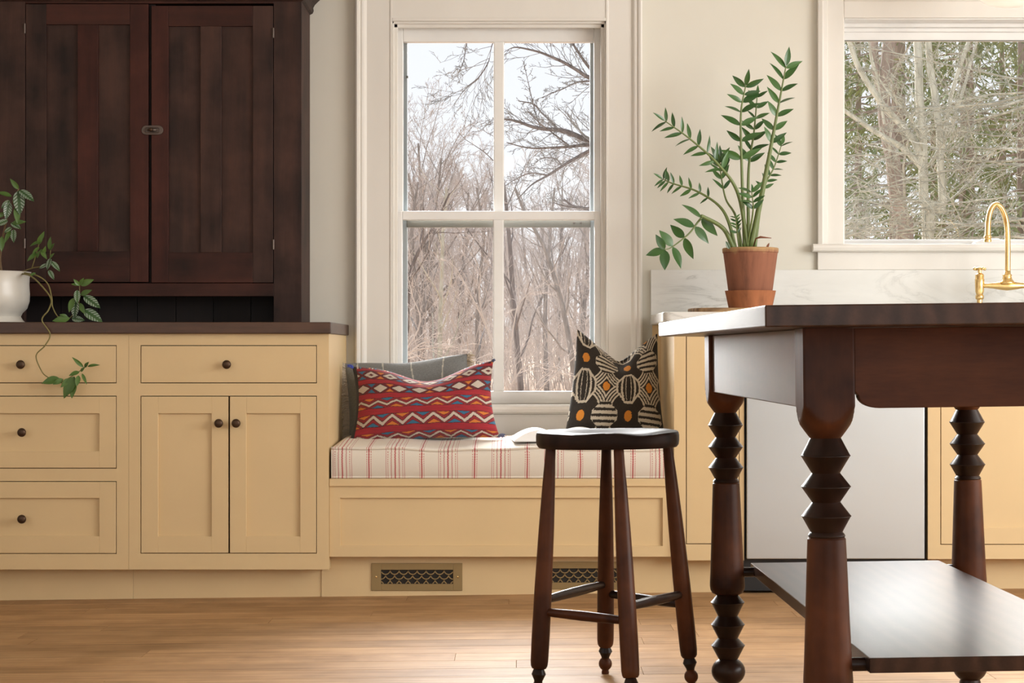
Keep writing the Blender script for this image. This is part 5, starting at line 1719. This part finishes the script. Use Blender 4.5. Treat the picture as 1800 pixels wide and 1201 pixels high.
near_tree('spreading_tree', stems, 'twig_near', 'tree at right sending long thin branches across the sink window',
          [(10, 0.24, 0.7, 0.01, 0.2, 3, 5, 0.1), (4, 0.5, 0.65, 0.0, 0.22, 3, 3, 0.15), (2, 0.5, 0.6, 0, 0.2, 3, 2, 0.2)], sides=6)
stems = []
for i in range(9):
    cy0 = rg.uniform(560, 900)
    pth = [(rg.uniform(-160, -40) + k * rg.uniform(110, 170), cy0 + 40 * math.sin(k * 0.9 + i) - k * rg.uniform(-18, 26), -0.5 + 0.08 * i) for k in range(6)]
    stems.append((pth, rg.uniform(0.006, 0.013), 0.003, False))
stems.insert(0, ([(-170, 980), (-165, 800), (-150, 640), (-160, 500)], 0.05, 0.03, True))
near_tree('spreading_shrub', stems, 'twig_near', 'low shrub of arching grey branches at the sink window bottom left',
          [(10, 0.24, 0.7, 0.01, 0.2, 3, 5, 0.1), (4, 0.5, 0.65, 0.0, 0.22, 3, 3, 0.15), (2, 0.5, 0.6, 0, 0.2, 3, 2, 0.2)], sides=6)

# ---- evergreens behind the thicket
def conifer(sd, H, rad, n_br, tufts):
    rg_ = random.Random(sd)
    tr, fo = TreeMB(), TreeMB()
    tr.limb([Vector((0, 0, -0.2)), Vector((0.03, 0, H * 0.5)), Vector((0, 0, H))], 0.14, 0.02, 7)
    for i in range(n_br):
        t = 0.06 + 0.92 * (i + rg_.random()) / n_br
        a = rg_.uniform(0, 2 * PI)
        L = rad * (1 - t * 0.8) * rg_.uniform(0.7, 1.1)
        d = Vector((math.cos(a), math.sin(a), 0.10))
        b_ = wander(rg_, Vector((0, 0, t * H)), d, L, 5, 0.08, -0.09)
        tr.limb(b_, 0.022, 0.005, 3)
        for k in range(tufts):
            f = rg_.uniform(0.15, 1.0) * 5
            s = min(int(f), 4)
            p = b_[s].lerp(b_[s + 1], f - s) + Vector((rg_.gauss(0, 0.11), rg_.gauss(0, 0.11), rg_.gauss(-0.08, 0.08)))
            dr = (Vector((math.cos(a), math.sin(a), -0.5)) + Vector((rg_.uniform(-1, 1), rg_.uniform(-1, 1), rg_.uniform(-0.9, 0.3)))).normalized()
            ln, w = rg_.uniform(0.09, 0.20), rg_.uniform(0.010, 0.022)
            sd_ = dr.orthogonal().normalized()
            sd_ = Matrix.Rotation(rg_.uniform(0, 6.28), 3, dr) @ sd_
            n0 = len(fo.v)
            m_ = p + dr * ln * 0.5
            fo.v += [tuple(p), tuple(m_ + sd_ * w), tuple(p + dr * ln), tuple(m_ - sd_ * w)]
            fo.f.append((n0, n0 + 1, n0 + 2, n0 + 3))
    return tr, fo
cA = conifer(5, 10.5, 1.6, 120, 50)
cB = conifer(9, 9.0, 1.4, 105, 50)
first_c = {}
for i, (px, D, k, s) in enumerate(((1575, 22, 0, 1.0), (1700, 24, 1, 1.1), (1805, 21.5, 0, 1.02), (1510, 27, 1, 0.8), (1640, 29, 1, 0.85), (1760, 30, 1, 0.9), (1880, 26, 0, 1.1), (1430, 31, 0, 1.0))):
    x, yy = px_at(px, D), D - CAM
    loc = (x, yy, terrain(x, yy))
    lab = ('olive evergreen behind the forked pale trunks in the sink window', 'olive evergreen in the middle of the sink window, above the faucet', 'olive evergreen at the right edge of the sink window',
           'thin far evergreen at the left edge of the sink window', 'far evergreen between the two nearer ones in sink window', 'far evergreen behind the arched faucet spout',
           'evergreen beyond the right edge of the sink window', 'evergreen hidden left of the sink window')[i]
    if k not in first_c:
        first_c[k] = tree_thing('evergreen_tree', [('trunk', (cA, cB)[k][0]), ('foliage', (cA, cB)[k][1])], ['bark_red', 'needle'], loc, lab, 'evergreens behind the thicket')
        o = first_c[k][0]
    else:
        o0, ps0 = first_c[k]
        o = o0.copy(); col.objects.link(o); o.location = loc
        for p0 in ps0:
            c = p0.copy(); col.objects.link(c); c.parent = o
    o['label'] = lab
    o.rotation_euler = (0, 0, i * 1.3)
    o.scale = (s, s, s)
